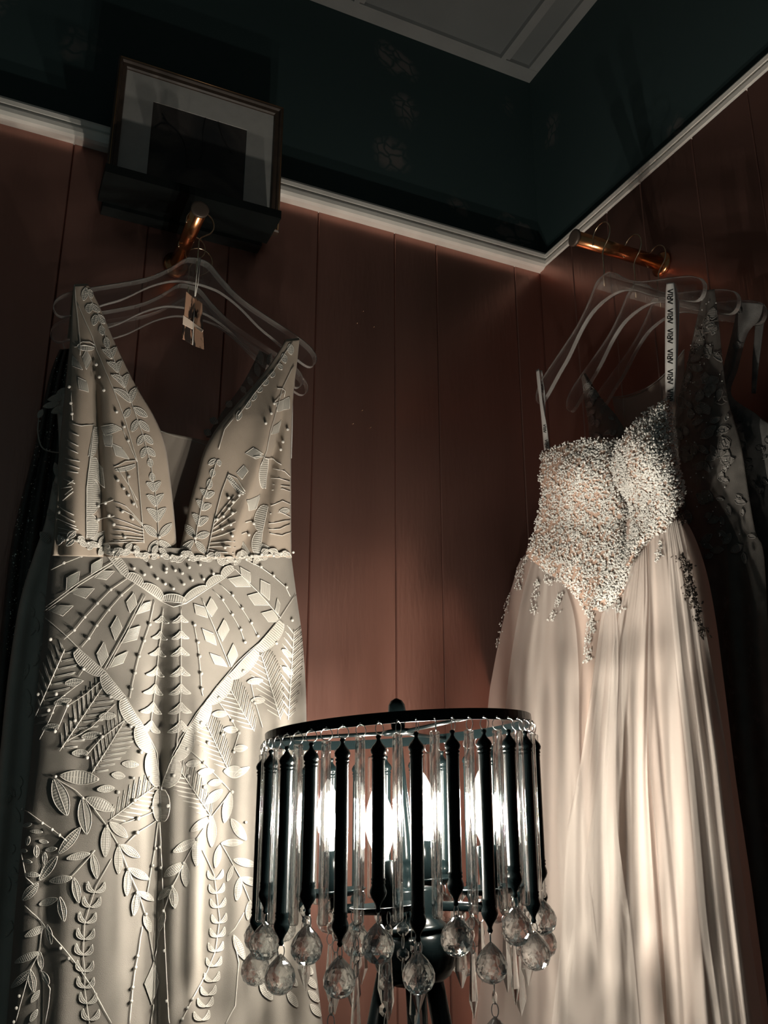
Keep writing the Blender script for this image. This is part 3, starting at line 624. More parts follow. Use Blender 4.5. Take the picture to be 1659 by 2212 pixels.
for a in ('375,520 398,545 422,592 372,572', '420,530 440,490 465,540 440,590', '400,630 440,650 450,705 405,692', '520,880 580,870 625,895 540,930', '575,970 620,990 660,1050 590,1030', '455,1130 490,1062 530,1090 540,1195', '460,1460 485,1430 540,1415 520,1470', '530,920 575,925 575,985 540,980', '1255,1020 1300,990 1355,1030 1310,1048', '1210,1120 1250,1080 1272,1110 1240,1152', '1262,1260 1330,1230 1312,1302 1270,1310', '1237,1490 1242,1470 1290,1540 1240,1540', '1410,760 1480,730 1480,790 1415,805', '1395,880 1440,850 1425,910 1385,920', '1325,1545 1345,1480 1380,1500 1360,1545'):
    q = Q(Z1, a); px_quad(c1b, KITE, q, side_parent(q[0][0]), off=.0014)
for (s, h) in (('474,880 450,1035', -15), ('462,1035 442,1180', -20), ('446,1150 440,1330', -28), ('441,1330 440,1455', -24), ('1330,1540 1345,1420', -20), ('1345,1420 1375,1290', -24), ('1360,1200 1370,1045', -18), ('590,1100 690,1075', 9), ('400,470 486,470', 10), ('1168,1125 1255,1225', 10)):
    (x0, y0), (x1, y1) = Q(Z1, s); px_scallop(c1b, x0, y0, x1, y1, -h, side_parent(x0), off=.0014)
for w in Q(Z1, '503,568 518,632 538,700 590,810 628,885 650,957 372,765 377,820 365,682 600,1160 625,1200 650,1235 678,1280 620,1320 672,1358 653,1140 590,1385 632,1450 550,1275 490,1290 490,1360 565,1340 1400,770 1385,820 1360,870 1467,900 1450,965 1442,1005 1228,1238 1197,1272 1175,1305 1195,1330 1145,1345 1185,1388 1140,1410 1190,1445 1155,1505 1170,1250 1302,1383 1275,1440 1110,1360 810,1450 1000,1455 300,1325'):
    px_bead(c1b, *w, side_parent(w[0]))
# gathered, beaded waist
wb = B()
for i in range(52):
    u = i/51; x = lerp(120, 626, u); y = interp(x, [(120, 1158), (165, 1168), (225, 1184), (300, 1194), (382, 1202), (500, 1206), (560, 1200), (626, 1190)])
    p = c1.hit(x, y, .004)
    if p is None: continue
    px_bead(c1, x+random.uniform(-3, 3), y+random.uniform(-4, 8), skirt1, random.uniform(.7, 1.0)) if i % 2 else None
    a = random.choice((-1, 1))*random.uniform(.3, 1.2)+(PI/2 if i % 2 else -PI/2); L = random.uniform(15, 24)
    px_leaf(c1, 'waist_petal', x, y, x+L*math.sin(a), y+abs(L*math.cos(a))*(1 if i % 3 else -1), 6, skirt1, off=.004)
P = [c1.hit(x, interp(x, [(120, 1160), (165, 1170), (225, 1186), (300, 1196), (382, 1204), (500, 1208), (560, 1202), (626, 1192)]), .003) for x in range(134, 616, 6)]
wb.tube([p for p in P if p is not None], .0022, 5); wb.done('waist_cord', 'leaf', skirt1)
for pa, eb in EDGE.values(): eb.done('stitched_outline', 'thread', pa)['kind'] = 'stuff'
EDGED.clear()
# hanging ribbon at the right side of the bodice, printed
rb = Surf([(630, 770, 636, 770), (626, 850, 633, 850), (625, 930, 632, 930), (623, 990, 630, 990)], 3, 12, lambda px, py, u, v: base1(py)+.004, 'y')
rbo = rb.obj('hanger_ribbon', 'ribbon', g1, .0006)
def printed(txt, cl, px, py, length, height, parent, down=True, mirror=False):
    cu = bpy.data.curves.new('print', 'FONT'); cu.body = txt; cu.size = 1; to = bpy.data.objects.new('print', cu); col.objects.link(to)
    dg = bpy.context.evaluated_depsgraph_get(); dg.update(); me = bpy.data.meshes.new_from_object(to.evaluated_get(dg)); bpy.data.objects.remove(to)
    xs = [v.co.x for v in me.vertices]; x0, x1 = min(xs), max(xs); ok = True
    for v in me.vertices:
        s = (v.co.x-x0)/(x1-x0); t = v.co.y/.7
        if down: qx, qy = px+height*(t-.5), py+length*s
        else: qx, qy = px-height*(t-.5), py-length*s
        p = cl.hit(qx, qy, .0007); v.co = p if p is not None else Vector((0, 0, -9)); ok &= p is not None
    me.update()
    if ok: link('ribbon_print', me, 'ink', parent, False)
crb = Cloth(rb)
printed('DISUBRDEU', crb, 629.2, 848, 37, 4.2, rbo); printed('DISUBRDEU', crb, 627.2, 936, 38, 4.2, rbo)

# ------------------------------------------------------------------ gowns 2 and 3 behind it
g2 = empty('wedding_gown', (-.95, -.09, .2), 'ivory lace gown with leaf appliqué, mostly hidden behind the embroidered gown', 'dress', 'wedding gowns on hangers')
s2 = Surf([(122, 850, 200, 850), (128, 985, 260, 985), (112, 1060, 330, 1060), (98, 1130, 330, 1130), (74, 1200, 330, 1200), (44, 1300, 330, 1300), (20, 1450, 330, 1450), (2, 1620, 330, 1620), (-20, 1850, 330, 1850), (-60, 2212, 330, 2212)], 50, 60,
          lambda px, py, u, v: -.098-.022*math.sqrt(max(0, 1-(1-u)**4))-.005*math.sin(u*40)*min(1, max(0, (py-1180)/200)), 'y', ext=.3)
sk2 = s2.obj('skirt', 'ivoryflat', g2, .002); c2 = Cloth(s2)
for a in ('122,850,150,842,7', '102,865,145,856,8', '92,880,128,872,7', '110,893,140,880,8', '82,905,92,885,6', '125,885,150,895,7', '118,1000,126,1035,7', '116,1040,124,1075,7', '104,1100,118,1135,9', '86,1150,108,1172,10'):
    x0, y0, x1, y1, w = map(float, a.split(','))
    ca = Cloth(Surf([(40, 800, 200, 800), (20, 1250, 200, 1250)], 4, 4, lambda px, py, u, v: -.112, 'y'))
    px_leaf(ca, 'applique_leaf', x0, y0, x1, y1, w, g2, 'ivoryflat')
pb = B(); pb.tube([onY(x, y, -.11) for x, y in crom([(84, 905), (82, 935), (90, 965), (108, 975), (130, 978)], 5)], .0012, 5); pb.done('sleeve_edge', 'ivoryflat', g2)
for i in range(34):
    y = random.uniform(1200, 2100); x = interp(y, [(1200, 84), (1450, 34), (1700, 12), (2100, 4)])+random.uniform(4, 52)
    px_leaf(c2, 'applique_leaf', x, y, x+random.uniform(-14, 14), y+random.uniform(18, 34), 6, g2, 'ivoryflat', off=.002)
fl = Surf([(560, 757, 582, 768), (545, 790, 572, 800), (520, 835, 550, 850), (480, 890, 520, 900), (445, 945, 500, 950)], 8, 20, lambda px, py, u, v: -.10, 'y'); flo = fl.obj('shoulder_lace', 'lace2', g2, .001); cf = Cloth(fl)
for a in ('565,790,560,758,7', '578,790,585,764,6', '558,815,552,785,7', '545,835,535,815,6', '530,850,520,835,6', '470,915,452,905,8', '455,940,440,930,8', '500,880,488,868,8'):
    x0, y0, x1, y1, w = map(float, a.split(','))
    ca = Cloth(Surf([(420, 740, 640, 740), (420, 980, 640, 980)], 4, 4, lambda px, py, u, v: -.106, 'y')); px_leaf(ca, 'applique_leaf', x0, y0, x1, y1, w, flo, 'lace2leaf')
g3 = empty('wedding_gown', (-1.0, -.06, .2), 'dark sequinned gown glittering at the left edge behind the ivory gowns', 'dress', 'wedding gowns on hangers')
s3 = Surf([(130, 755, 170, 752), (112, 800, 172, 800), (95, 870, 170, 870), (80, 950, 170, 950), (62, 1020, 170, 1020), (42, 1100, 170, 1100), (22, 1200, 170, 1200), (0, 1400, 170, 1400), (-25, 1700, 170, 1700), (-60, 2212, 170, 2212)], 36, 60,
          lambda px, py, u, v: -.058-.014*math.sqrt(max(0, 1-(1-u)**4))-.005*math.sin(u*26), 'y', ext=.3)
sq3 = s3.obj('bodice_and_skirt', 'sequindark', g3, .002); c3 = Cloth(s3); spk = B()
for i in range(900):
    y = random.uniform(760, 1420); x0 = interp(y, [(755, 130), (870, 95), (1020, 62), (1200, 22), (1400, 0)]); x = x0+abs(random.gauss(0, 1))*26
    if math.sin(x*.25+y*.02) < -.2: continue
    p = c3.hit(x, y, .0012)
    if p is None: continue
    a = Vector((random.gauss(0, 1), random.gauss(0, 1), random.gauss(0, 1))).normalized(); b_ = a.orthogonal().normalized(); c_ = a.cross(b_); r = random.uniform(.0007, .0014)
    spk.add([p+(b_*math.cos(t*PI/3)+c_*math.sin(t*PI/3))*r for t in range(6)], [(0, 1, 2, 3, 4, 5)])
o = spk.done('sequins', 'sparkle', g3, False); o['kind'] = 'stuff'

# price tag booklet hanging from the front hanger
tgo = empty('price_tag', onY(424, 690, -.185), 'brown marbled folding price tag hanging from the left front hanger on white string', 'tag')
def card(q, y0, y1, mat='tag'):
    a = [onY(*p, yy) for p, yy in zip(q, (y0, y1, y1, y0))]; n = (a[1]-a[0]).cross(a[3]-a[0]).normalized()*.0005
    return B().add([p+n for p in a]+[p-n for p in a], [(0, 1, 2, 3), (7, 6, 5, 4), (0, 4, 5, 1), (1, 5, 6, 2), (2, 6, 7, 3), (3, 7, 4, 0)])
card([(402, 630), (420, 646), (416, 745), (393, 731)], -.188, -.176).done('tag_card', 'tag', tgo, False)
card([(421, 642), (436, 655), (440, 755), (416, 746)], -.176, -.190).done('tag_card', 'tag', tgo, False)
card([(395.5, 681), (418, 697), (417.2, 712), (394.5, 700)], -.190, -.178).done('cream_band', 'card', tgo, False)
card([(418, 697), (439.5, 713), (436, 718), (417.5, 704)], -.178, -.192).done('cream_band', 'card', tgo, False)
pb = B(); 
for a in ('430,556 424,600 421,640', '433,556 428,610 422,640', '420,655 416,745'): pb.tube([onY(x, y, -.182 if '745' not in a else -.1795) for x, y in Q(lambda x, y: (x, y), a)], .0008, 5)
pb.done('string', 'thread', tgo)

# ------------------------------------------------------------------ gown 4: strapless blush gown
g4 = empty('wedding_gown', (-.25, -.4, .2), 'strapless blush gown with beaded sweetheart bodice and tulle skirt on the right rail', 'dress', 'wedding gowns on hangers')
def d4l(px, py, u, v):
    d = .030+.022*math.sin(PI*min(1, u*.9+.08))
    d += .026*math.exp(-((px-1235)/62)**2-((py-1020)/62)**2)
    d += interp(py, [(950, 0), (1130, -.004), (1200, .008), (1330, .030)])
    d -= .016*interp(py, [(1130, 1), (1215, 0)])*gau(px, interp(py, [(950, 1335), (1090, 1368), (1200, 1362), (1320, 1310)]), 22, 20)
    return -.215-d
def d4r(px, py, u, v):
    d = .036+.014*math.sin(PI*u)
    d += .030*math.exp(-((px-1392)/58)**2-((py-985)/75)**2)
    d += interp(py, [(860, -.012), (950, 0), (1130, .004), (1330, .028)])
    d -= .018*gau(px, interp(py, [(860, 1455), (1000, 1470), (1060, 1478), (1120, 1470), (1200, 1430)]), 14, 20)
    return -.215-d
b4l = Surf([(1172, 976, 1345, 950), (1166, 1030, 1352, 1012), (1170, 1070, 1368, 1080), (1160, 1120, 1373, 1130), (1150, 1165, 1370, 1180), (1138, 1198, 1368, 1226), (1185, 1236, 1360, 1250), (1232, 1274, 1342, 1284), (1268, 1316, 1304, 1320)], 40, 48, d4l, 'x', bow=12)
b4r = Surf([(1440, 866, 1448, 862), (1405, 885, 1450, 880), (1370, 917, 1451, 915), (1336, 960, 1454, 950), (1322, 1000, 1462, 1000), (1332, 1042, 1472, 1042), (1360, 1085, 1474, 1075), (1366, 1130, 1442, 1138), (1360, 1180, 1392, 1172), (1352, 1222, 1362, 1220)], 36, 50, d4r, 'x')
bp_l = b4l.obj('bodice_panel', 'nude', g4, .002); bp_r = b4r.obj('bodice_panel', 'nude', g4, .002)
c4b = Cloth(b4l, b4r)
def d4s(px, py, u, v):
    D = interp(py, [(1110, .030), (1200, .046), (1320, .060), (1500, .078), (1800, .100), (2212, .125)])
    d = D*max(0, 1-abs(2*u-1)**(2 if u < .5 else 3.4))**.5+.004
    k = interp(py, [(1200, .12), (1320, .4), (1600, .7), (2212, .95)])*min(1, 7*u*(1-u))
    for i, (c, a, w1, w2) in enumerate(((.06, .006, .03, .02), (.15, .008, .05, .015), (.24, -.006, .02, .03), (.31, .009, .03, .03), (.39, -.010, .02, .02), (.43, .007, .012, .03), (.52, .012, .05, .012), (.57, -.010, .012, .03), (.66, .009, .04, .015), (.72, -.007, .012, .02), (.80, .010, .05, .025), (.90, -.006, .03, .02), (.95, .008, .03, .02))):
        d += a*k*gau(u+.012*math.sin(py*.004+i*1.7), c, w1, w2)
    d += .0009*k*math.sin(u*95+.6*math.sin(py*.006))
    return -.205-d
s4 = Surf([(1335, 1112, 1470, 1108), (1245, 1150, 1494, 1146), (1138, 1195, 1514, 1195), (1108, 1260, 1532, 1260), (1085, 1350, 1548, 1350), (1065, 1450, 1561, 1450), (1052, 1530, 1571, 1530), (1034, 1700, 1592, 1700), (1014, 1900, 1622, 1900), (998, 2050, 1642, 2050), (974, 2212, 1664, 2212), (960, 2330, 1685, 2330)], 200, 99, d4s, 'x', ext=.22, back=.03)
skirt4 = s4.obj('skirt', 'blush', g4); c4s = Cloth(s4)
# tulle overlay panels, each a loose sheet over the lining
TL = []
def overlay(rows, gap, ph, nu=36):
    def dd(px, py, u, v):
        e = interp(py, [(1110, .030), (1200, .046), (1320, .060), (1500, .078), (1800, .100), (2212, .125)])
        U = min(1, max(0, (px-interp(py, [(1195, 1138), (1350, 1085), (1530, 1052), (1900, 1014), (2330, 960)]))/interp(py, [(1195, 376), (1350, 463), (1530, 519), (1900, 608), (2330, 725)])))
        return d4s(px, py, U, v)-gap-.003*math.sin(u*17+ph)*min(1, v*3)-.001*math.sin(u*43+ph)
    q = Surf(rows, nu, 60, dd, 'x', ext=.24); q.obj('tulle_layer', 'tulle', g4); TL.append(q); return q
overlay([(1368, 1205, 1398, 1180), (1345, 1290, 1404, 1290), (1320, 1420, 1402, 1420), (1298, 1640, 1398, 1640), (1272, 1800, 1405, 1800), (1238, 2000, 1418, 2000), (1205, 2212, 1436, 2212), (1190, 2330, 1445, 2330)], .008, .4)
overlay([(1402, 1165, 1470, 1125), (1402, 1300, 1512, 1300), (1400, 1450, 1540, 1450), (1402, 1640, 1572, 1640), (1416, 1800, 1592, 1800), (1430, 2000, 1618, 2000), (1442, 2212, 1650, 2212), (1450, 2330, 1665, 2330)], .012, 1.7)
overlay([(1150, 1205, 1215, 1250), (1125, 1300, 1240, 1330), (1100, 1450, 1250, 1450), (1082, 1640, 1252, 1640), (1070, 1800, 1262, 1800), (1050, 2000, 1285, 2000), (1030, 2212, 1310, 2212), (1020, 2330, 1320, 2330)], .007, 2.6)
overlay([(1300, 1325, 1330, 1300), (1285, 1430, 1336, 1430), (1255, 1640, 1330, 1640), (1225, 1800, 1335, 1800), (1215, 2000, 1362, 2000), (1192, 2212, 1382, 2212), (1185, 2330, 1390, 2330)], .011, 3.3, 20)
overlay([(1440, 1140, 1462, 1122), (1448, 1300, 1500, 1300), (1462, 1450, 1520, 1450), (1482, 1640, 1548, 1640), (1496, 1800, 1566, 1800), (1512, 2000, 1590, 2000), (1540, 2212, 1615, 2212), (1550, 2330, 1628, 2330)], .018, 4.1, 20)
# encrusted bodice: petals, sequins and crystals
def scatter(cl, poly, n, parent, big, small, seed):
    random.seed(seed); ps, cs = B(), B()
    xs = [p[0] for p in poly]; ys = [p[1] for p in poly]
    def inside(x, y):
        c = False; j = len(poly)-1
        for i in range(len(poly)):
            (xi, yi), (xj, yj) = poly[i], poly[j]
            if (yi > y) != (yj > y) and x < (xj-xi)*(y-yi)/(yj-yi)+xi: c = not c
            j = i
        return c
    k = 0
    while k < n:
        x, y = random.uniform(min(xs), max(xs)), random.uniform(min(ys), max(ys))
        if not inside(x, y): k += .02; continue
        k += 1; p = cl.hit(x, y, 0)
        if p is None: continue
        nn = (p-cl.hit(x, y, -.001)); nn.normalize() if nn.length else None
        a = nn.orthogonal().normalized(); b_ = nn.cross(a)
        if random.random() < .72:
            for w in range(random.choice((1, 2, 3))):
                t = random.uniform(0, 2*PI); d_ = a*math.cos(t)+b_*math.sin(t); e_ = nn.cross(d_); L = random.uniform(.6, 1.15)*big; up_ = random.uniform(.0012, .0042)
                q = p+nn*random.uniform(.0003, .002)
                ps.add([q, q+d_*L*.45+e_*L*.30+nn*up_*.8, q+d_*L+nn*up_*random.uniform(.3, 1.4), q+d_*L*.45-e_*L*.30+nn*up_*.8, q+d_*L*.5+nn*(up_+.0012)], [(0, 1, 4), (1, 2, 4), (2, 3, 4), (3, 0, 4)])
        else:
            r = random.uniform(.6, 1.1)*small; q = p+nn*random.uniform(.001, .0045)
            cs.add([q+a*r, q+b_*r, q-a*r, q-b_*r, q+nn*r, q-nn*r], [(0, 1, 4), (1, 2, 4), (2, 3, 4), (3, 0, 4), (1, 0, 5), (2, 1, 5), (3, 2, 5), (0, 3, 5)])
    o = ps.done('sequin_petals', 'seq', parent); o['kind'] = 'stuff'
    o = cs.done('crystal_beading', 'crystalbead', parent, False); o['kind'] = 'stuff'
scatter(c4b, [(1172, 974), (1215, 956), (1265, 944), (1320, 948), (1345, 955), (1372, 1090), (1382, 1170), (1362, 1240), (1306, 1322), (1270, 1318), (1215, 1262), (1138, 1198), (1150, 1160), (1165, 1080), (1164, 1030)], 3600, bp_l, .0062, .0019, 3)
scatter(Cloth(b4r), [(1447, 862), (1405, 884), (1370, 916), (1336, 959), (1322, 1000), (1332, 1042), (1361, 1086), (1366, 1130), (1360, 1180), (1343, 1240), (1303, 1320), (1358, 1235), (1392, 1172), (1442, 1138), (1474, 1075), (1472, 1042), (1462, 1000), (1451, 915)], 2600, bp_r, .0060, .0018, 4)
c4g = Cloth(s4, *TL)
def garland(pts, n, w, mat, seed, name='beaded_applique', c4g=c4g):
    random.seed(seed); b = B(); P = crom(pts, 12)
    for i in range(n):
        x, y = P[int(random.random()*(len(P)-1))]; x += random.gauss(0, w); y += random.gauss(0, w*.6)
        p = c4g.hit(x, y, .0015+random.uniform(0, .003))
        if p is None: continue
        q = c4g.hit(x, y, .010); nn = (q-p).normalized() if q is not None and (q-p).length > 0 else Vector((-1, 0, 0)); a = nn.orthogonal().normalized(); b_ = nn.cross(a); t = random.uniform(0, 2*PI)
        d_ = a*math.cos(t)+b_*math.sin(t); e_ = nn.cross(d_); L = random.uniform(.004, .0075)
        b.add([p, p+d_*L*.5+e_*L*.3+nn*.0012, p+d_*L+nn*.001, p+d_*L*.5-e_*L*.3+nn*.0012, p+d_*L*.5+nn*.0026], [(0, 1, 4), (1, 2, 4), (2, 3, 4), (3, 0, 4)])
        if i % 3 == 0: b.ball(p+nn*.002, .0016, 6, 4)
    o = b.done(name, mat, g4); o['kind'] = 'stuff'; return o
o = garland([(1464, 1200), (1478, 1222), (1486, 1255), (1496, 1282), (1506, 1315), (1512, 1345), (1519, 1378)], 190, 5, 'shadelace', 11); o['label'] = 'beaded trail with its backlit shade put into the colour'
garland([(1486, 1222), (1495, 1232)], 24, 5, 'shadelace', 12); garland([(1482, 1275), (1488, 1300)], 22, 2.5, 'shadelace', 13)
garland([(1277, 1318), (1279, 1350), (1275, 1385), (1273, 1432)], 130, 5, 'seq', 14); garland([(1140, 1205), (1128, 1235), (1122, 1275)], 70, 4, 'seq', 15)
garland([(1103, 1285), (1093, 1320), (1080, 1370), (1074, 1400)], 90, 3.5, 'seq', 16); garland([(1175, 1218), (1188, 1245), (1192, 1262)], 60, 5, 'seq', 17)
garland([(1166, 1258), (1158, 1290), (1156, 1325)], 60, 3.5, 'seq', 18); garland([(1216, 1285), (1200, 1325), (1190, 1342)], 50, 4, 'seq', 19)
garland([(1345, 1258), (1338, 1290), (1340, 1325)], 60, 5, 'seq', 20); garland([(1462, 1112), (1475, 1130)], 40, 6, 'shadelace', 21); garland([(1428, 1175), (1424, 1215)], 30, 3, 'seq', 22)
garland([(1360, 1095), (1356, 1140), (1352, 1180), (1352, 1230), (1335, 1275), (1303, 1318)], 420, 8, 'seq', 31, 'front_seam_petals', c4b)
# printed hanger ribbons
SG = {'A': [((0, 0), (.42, 1)), ((.42, 1), (.84, 0))], 'R': [((0, 0), (0, 1)), ((0, 1), (.55, 1)), ((.55, 1), (.62, .75)), ((.62, .75), (.5, .5)), ((.5, .5), (0, .5)), ((.35, .5), (.7, 0))], 'I': [((.1, 0), (.1, 1))]}
def aria(cl, px, py, length, height, parent):
    b = B(); x = 0; tot = .84+.2+.7+.2+.2+.2+.84
    for ch in 'ARIA':
        for (A0, B0), (A1, B1) in SG[ch]:
          for k_ in range(5):
            a0, b0, a1, b1 = A0+(A1-A0)*k_/5, B0+(B1-B0)*k_/5, A0+(A1-A0)*(k_+1)/5, B0+(B1-B0)*(k_+1)/5
            l_ = math.hypot(a1-a0, b1-b0); nx, ny = -(b1-b0)/l_*.10, (a1-a0)/l_*.10; q = []
            for A, Bq in ((a0+nx, b0+ny), (a1+nx, b1+ny), (a1-nx, b1-ny), (a0-nx, b0-ny)):
                p = cl.hit(px-height*(Bq-.5), py-length*(A+x)/tot, .0009)
                if p is None: break
                q.append(p)
            if len(q) == 4: b.add(q, [(0, 1, 2, 3)])
        x += {'A': .84, 'R': .7, 'I': .2}[ch]+.2
    if b.v: b.done('ribbon_print', 'ink', parent, False)
hr = Surf([(1440, 612, 1456, 610), (1438, 640, 1459, 640), (1437, 720, 1461, 720), (1437, 800, 1460, 800), (1438, 868, 1455, 868)], 6, 20, lambda px, py, u, v: interp(py, [(610, -.214), (868, -.236)])-.003*math.sin(PI*u), 'x')
hro = hr.obj('hanger_ribbon', 'ribbon', g4, .0008); ch = Cloth(hr)
hr2 = Surf([(1454, 612, 1460, 612), (1456, 640, 1467, 640), (1455, 720, 1466, 720), (1453, 800, 1462, 800), (1452, 868, 1457, 868)], 4, 12, lambda px, py, u, v: interp(py, [(610, -.205), (868, -.226)]), 'x'); hr2.obj('hanger_ribbon', 'ribbon', g4, .0008)
for y in (657, 699, 742, 786, 830, 872): aria(ch, 1448.5, y, 31, 11, hro)
hl = Surf([(1158, 800, 1164, 796), (1161, 830, 1168, 829), (1166, 870, 1172, 870), (1171, 920, 1181, 920), (1176, 980, 1188, 978)], 4, 16, lambda px, py, u, v: interp(py, [(800, -.214), (980, -.238)]), 'x'); hlo = hl.obj('hanger_ribbon', 'ribbon', g4, .0008)
hl2 = Surf([(1166, 800, 1171, 800), (1168, 840, 1176, 840), (1170, 880, 1178, 880), (1170, 905, 1177, 905)], 4, 12, lambda px, py, u, v: interp(py, [(800, -.206), (980, -.228)]), 'x'); hl2o = hl2.obj('hanger_ribbon', 'ribbon', g4, .0008)
for y in (848, 880): aria(Cloth(hl2), 1172.5, y, 18, 5, hl2o)
for y in (935, 968): aria(Cloth(hl), interp(y, [(920, 1176), (978, 1182)]), y, 18, 6, hlo)

# ------------------------------------------------------------------ gown 5: taupe lace gown behind it, gown 6 deepest
g5 = empty('wedding_gown', (-.13, -.42, .2), 'taupe lace gown with floral appliqué straps, half hidden behind the blush gown', 'dress', 'wedding gowns on hangers')
s5l = Surf([(1256, 810, 1264, 806), (1262, 860, 1298, 860), (1270, 905, 1336, 905), (1276, 975, 1372, 975), (1280, 1010, 1380, 1010)], 20, 24, lambda px, py, u, v: -.150-.012*math.sin(PI*u), 'x'); l5 = s5l.obj('strap_panel', 'lace2', g5, .0015)
s5r = Surf([(1521, 628, 1543, 625), (1506, 690, 1552, 690), (1484, 790, 1562, 790), (1464, 870, 1574, 870), (1446, 960, 1600, 960), (1425, 1060, 1616, 1060), (1405, 1150, 1632, 1150), (1405, 1200, 1650, 1200), (1420, 1400, 1662, 1400), (1440, 1700, 1690, 1700), (1460, 2212, 1760, 2212)], 40, 60,
           lambda px, py, u, v: -.132-interp(py, [(620, .004), (900, .025), (1150, .016), (1500, .016), (2212, .02)])*math.sin(PI*u)-.004*math.sin(u*30)*min(1, max(0, (py-1160)/200)), 'x', ext=.25); r5 = s5r.obj('bodice_and_skirt', 'lace2', g5, .0015)
random.seed(5); c5 = Cloth(s5r); c5l = Cloth(s5l)
def lacework(cl, parent, n, poly, mat, lo, hi):
    e = B()
    for i in range(n):
        y = random.uniform(poly[0][0], poly[-1][0]); x = random.uniform(interp(y, [(a, b) for a, b, c in poly]), interp(y, [(a, c) for a, b, c in poly]))
        a = random.uniform(0, 2*PI); L = random.uniform(lo, hi); w = L*random.uniform(.2, .34); tx, ty = x+L*math.cos(a), y+L*math.sin(a)
        px_leaf(cl, 'applique_leaf', x, y, tx, ty, w, parent, mat, off=.002, n=8)
        nx, ny = -math.sin(a)*w, math.cos(a)*w
        for s_ in (1, -1): px_line(cl, e, [(x, y), (lerp(x, tx, .3)+nx*s_, lerp(y, ty, .3)+ny*s_), (lerp(x, tx, .7)+nx*s_*.8, lerp(y, ty, .7)+ny*s_*.8), (tx, ty)], .0006, 8, .004)
    e.done('corded_edge', mat, parent)
lacework(c5, r5, 92, [(680, 1512, 1545), (790, 1490, 1555), (900, 1464, 1570), (1000, 1470, 1596), (1140, 1480, 1620), (1200, 1520, 1635)], 'lace2leaf', 16, 34)
lacework(c5l, l5, 22, [(830, 1262, 1275), (900, 1276, 1325), (960, 1282, 1355)], 'lace2leaf', 12, 22)
pb = B(); pb.tube([onX(x, y, -.125) for x, y in crom([(1322, 858), (1352, 855), (1400, 836), (1440, 803), (1478, 755)], 6)], .0009, 5); pb.done('neck_piping', 'lace2leaf', g5)
nk = Surf([(1322, 858, 1478, 757), (1330, 900, 1478, 860), (1340, 960, 1470, 960)], 20, 12, lambda px, py, u, v: -.122, 'x', bow=-34); nk.obj('back_net', M['net'], g5, .0008)
spk = B()
for i in range(70):
    y = random.uniform(640, 1180); x = interp(y, [(640, 1533), (900, 1520), (1180, 1560)])+random.gauss(0, 1)*interp(y, [(640, 5), (900, 30), (1180, 42)]); p = c5.hit(x, y, .004)
    if p is not None: spk.ball(p, random.uniform(.0008, .0014), 5, 4)
o = spk.done('crystal_beading', 'crystalbead', g5); o['kind'] = 'stuff'
g6 = empty('wedding_gown', (-.06, -.45, .2), 'grey lace gown nearest the right wall, wide strap folded over its hanger', 'dress', 'wedding gowns on hangers')
s6 = Surf([(1598, 652, 1650, 656), (1592, 672, 1640, 690), (1582, 720, 1614, 722), (1564, 790, 1594, 795), (1545, 850, 1580, 855), (1540, 900, 1640, 900), (1550, 960, 1680, 950), (1570, 1150, 1720, 1150), (1580, 1400, 1740, 1400), (1600, 1800, 1780, 1800), (1620, 2212, 1800, 2212)], 24, 60, lambda px, py, u, v: -.078-.010*math.sin(PI*u), 'x', ext=.3)
b6 = s6.obj('bodice_and_skirt', 'lace3', g6, .0015); lacework(Cloth(s6), b6, 26, [(665, 1600, 1640), (720, 1586, 1608), (840, 1555, 1580), (950, 1600, 1660), (1150, 1610, 1659)], 'lace3', 12, 24)
sb = Surf([(1632, 660, 1654, 662), (1632, 700, 1650, 700), (1626, 780, 1640, 780), (1624, 850, 1632, 850)], 6, 14, lambda px, py, u, v: -.05, 'x'); sb.obj('strap_back', 'lace3', g6, .0015)

# ------------------------------------------------------------------ the crystal floor lamp
LK = .94                                     # overall size of the lamp
LO = Vector((-0.7002, -0.5862, 1.4185))
LR = (RT+UP*.0714).normalized(); LF = (FW-UP*.0314); LF = (LF-LR*LF.dot(LR)).normalized(); LN = LR.cross(LF)
def LT(p): return LO+(LR*p[0]+LF*p[1]+LN*p[2])*LK
lamp = empty('floor_lamp', (LO.x, LO.y, 0), 'black tripod lamp with drum shade of black and glass rods and crystal balls', 'lamp')
RAD = .17
ring = B(); n = 96; v = []; 
for r_, z_ in ((RAD, -.006), (RAD, .0065), (RAD-.0022, .0065), (RAD-.0022, -.006)):
    v += [LT((r_*math.sin(2*PI*k/n), -r_*math.cos(2*PI*k/n), z_)) for k in range(n)]
ring.add(v, [(a*n+k, a*n+(k+1) % n, ((a+1) % 4)*n+(k+1) % n, ((a+1) % 4)*n+k) for a in range(4) for k in range(n)]); ring.done('shade_ring', 'black', lamp, False)
for k in range(3):
    a = 2*PI*(k/3)+.62
    B().tube([LT((.012*math.sin(a), -.012*math.cos(a), -.001)), LT(((RAD-.001)*math.sin(a), -(RAD-.001)*math.cos(a), .0))], .0024*LK, 8).done('spoke', 'black', lamp)
B().lathe([(.019, -.004), (.021, -.001), (.019, .002), (.006, .004)], 24, LT).done('hub_plate', 'black', lamp)
B().lathe([(.0085, .004), (.0105, .018), (.0115, .026), (.0105, .034), (.0075, .039), (.002, .042)], 20, LT).done('finial', 'black', lamp)
B().lathe([(.004, -.004), (.0042, -.03), (.0065, -.10), (.0088, -.140), (.0105, -.152), (.0105, -.156), (.0082, -.158), (.0092, -.163), (.0092, -.172), (.0080, -.176), (.0105, -.181), (.0115, -.186), (.0115, -.19)], 24, LT).done('stem', 'black', lamp)
B().lathe([(.010, -.184), (.0275, -.186), (.0288, -.189), (.0288, -.214), (.031, -.220), (.038, -.226), (.0415, -.229), (.0415, -.2315), (.039, -.233)], 40, LT).done('collar', 'black', lamp)
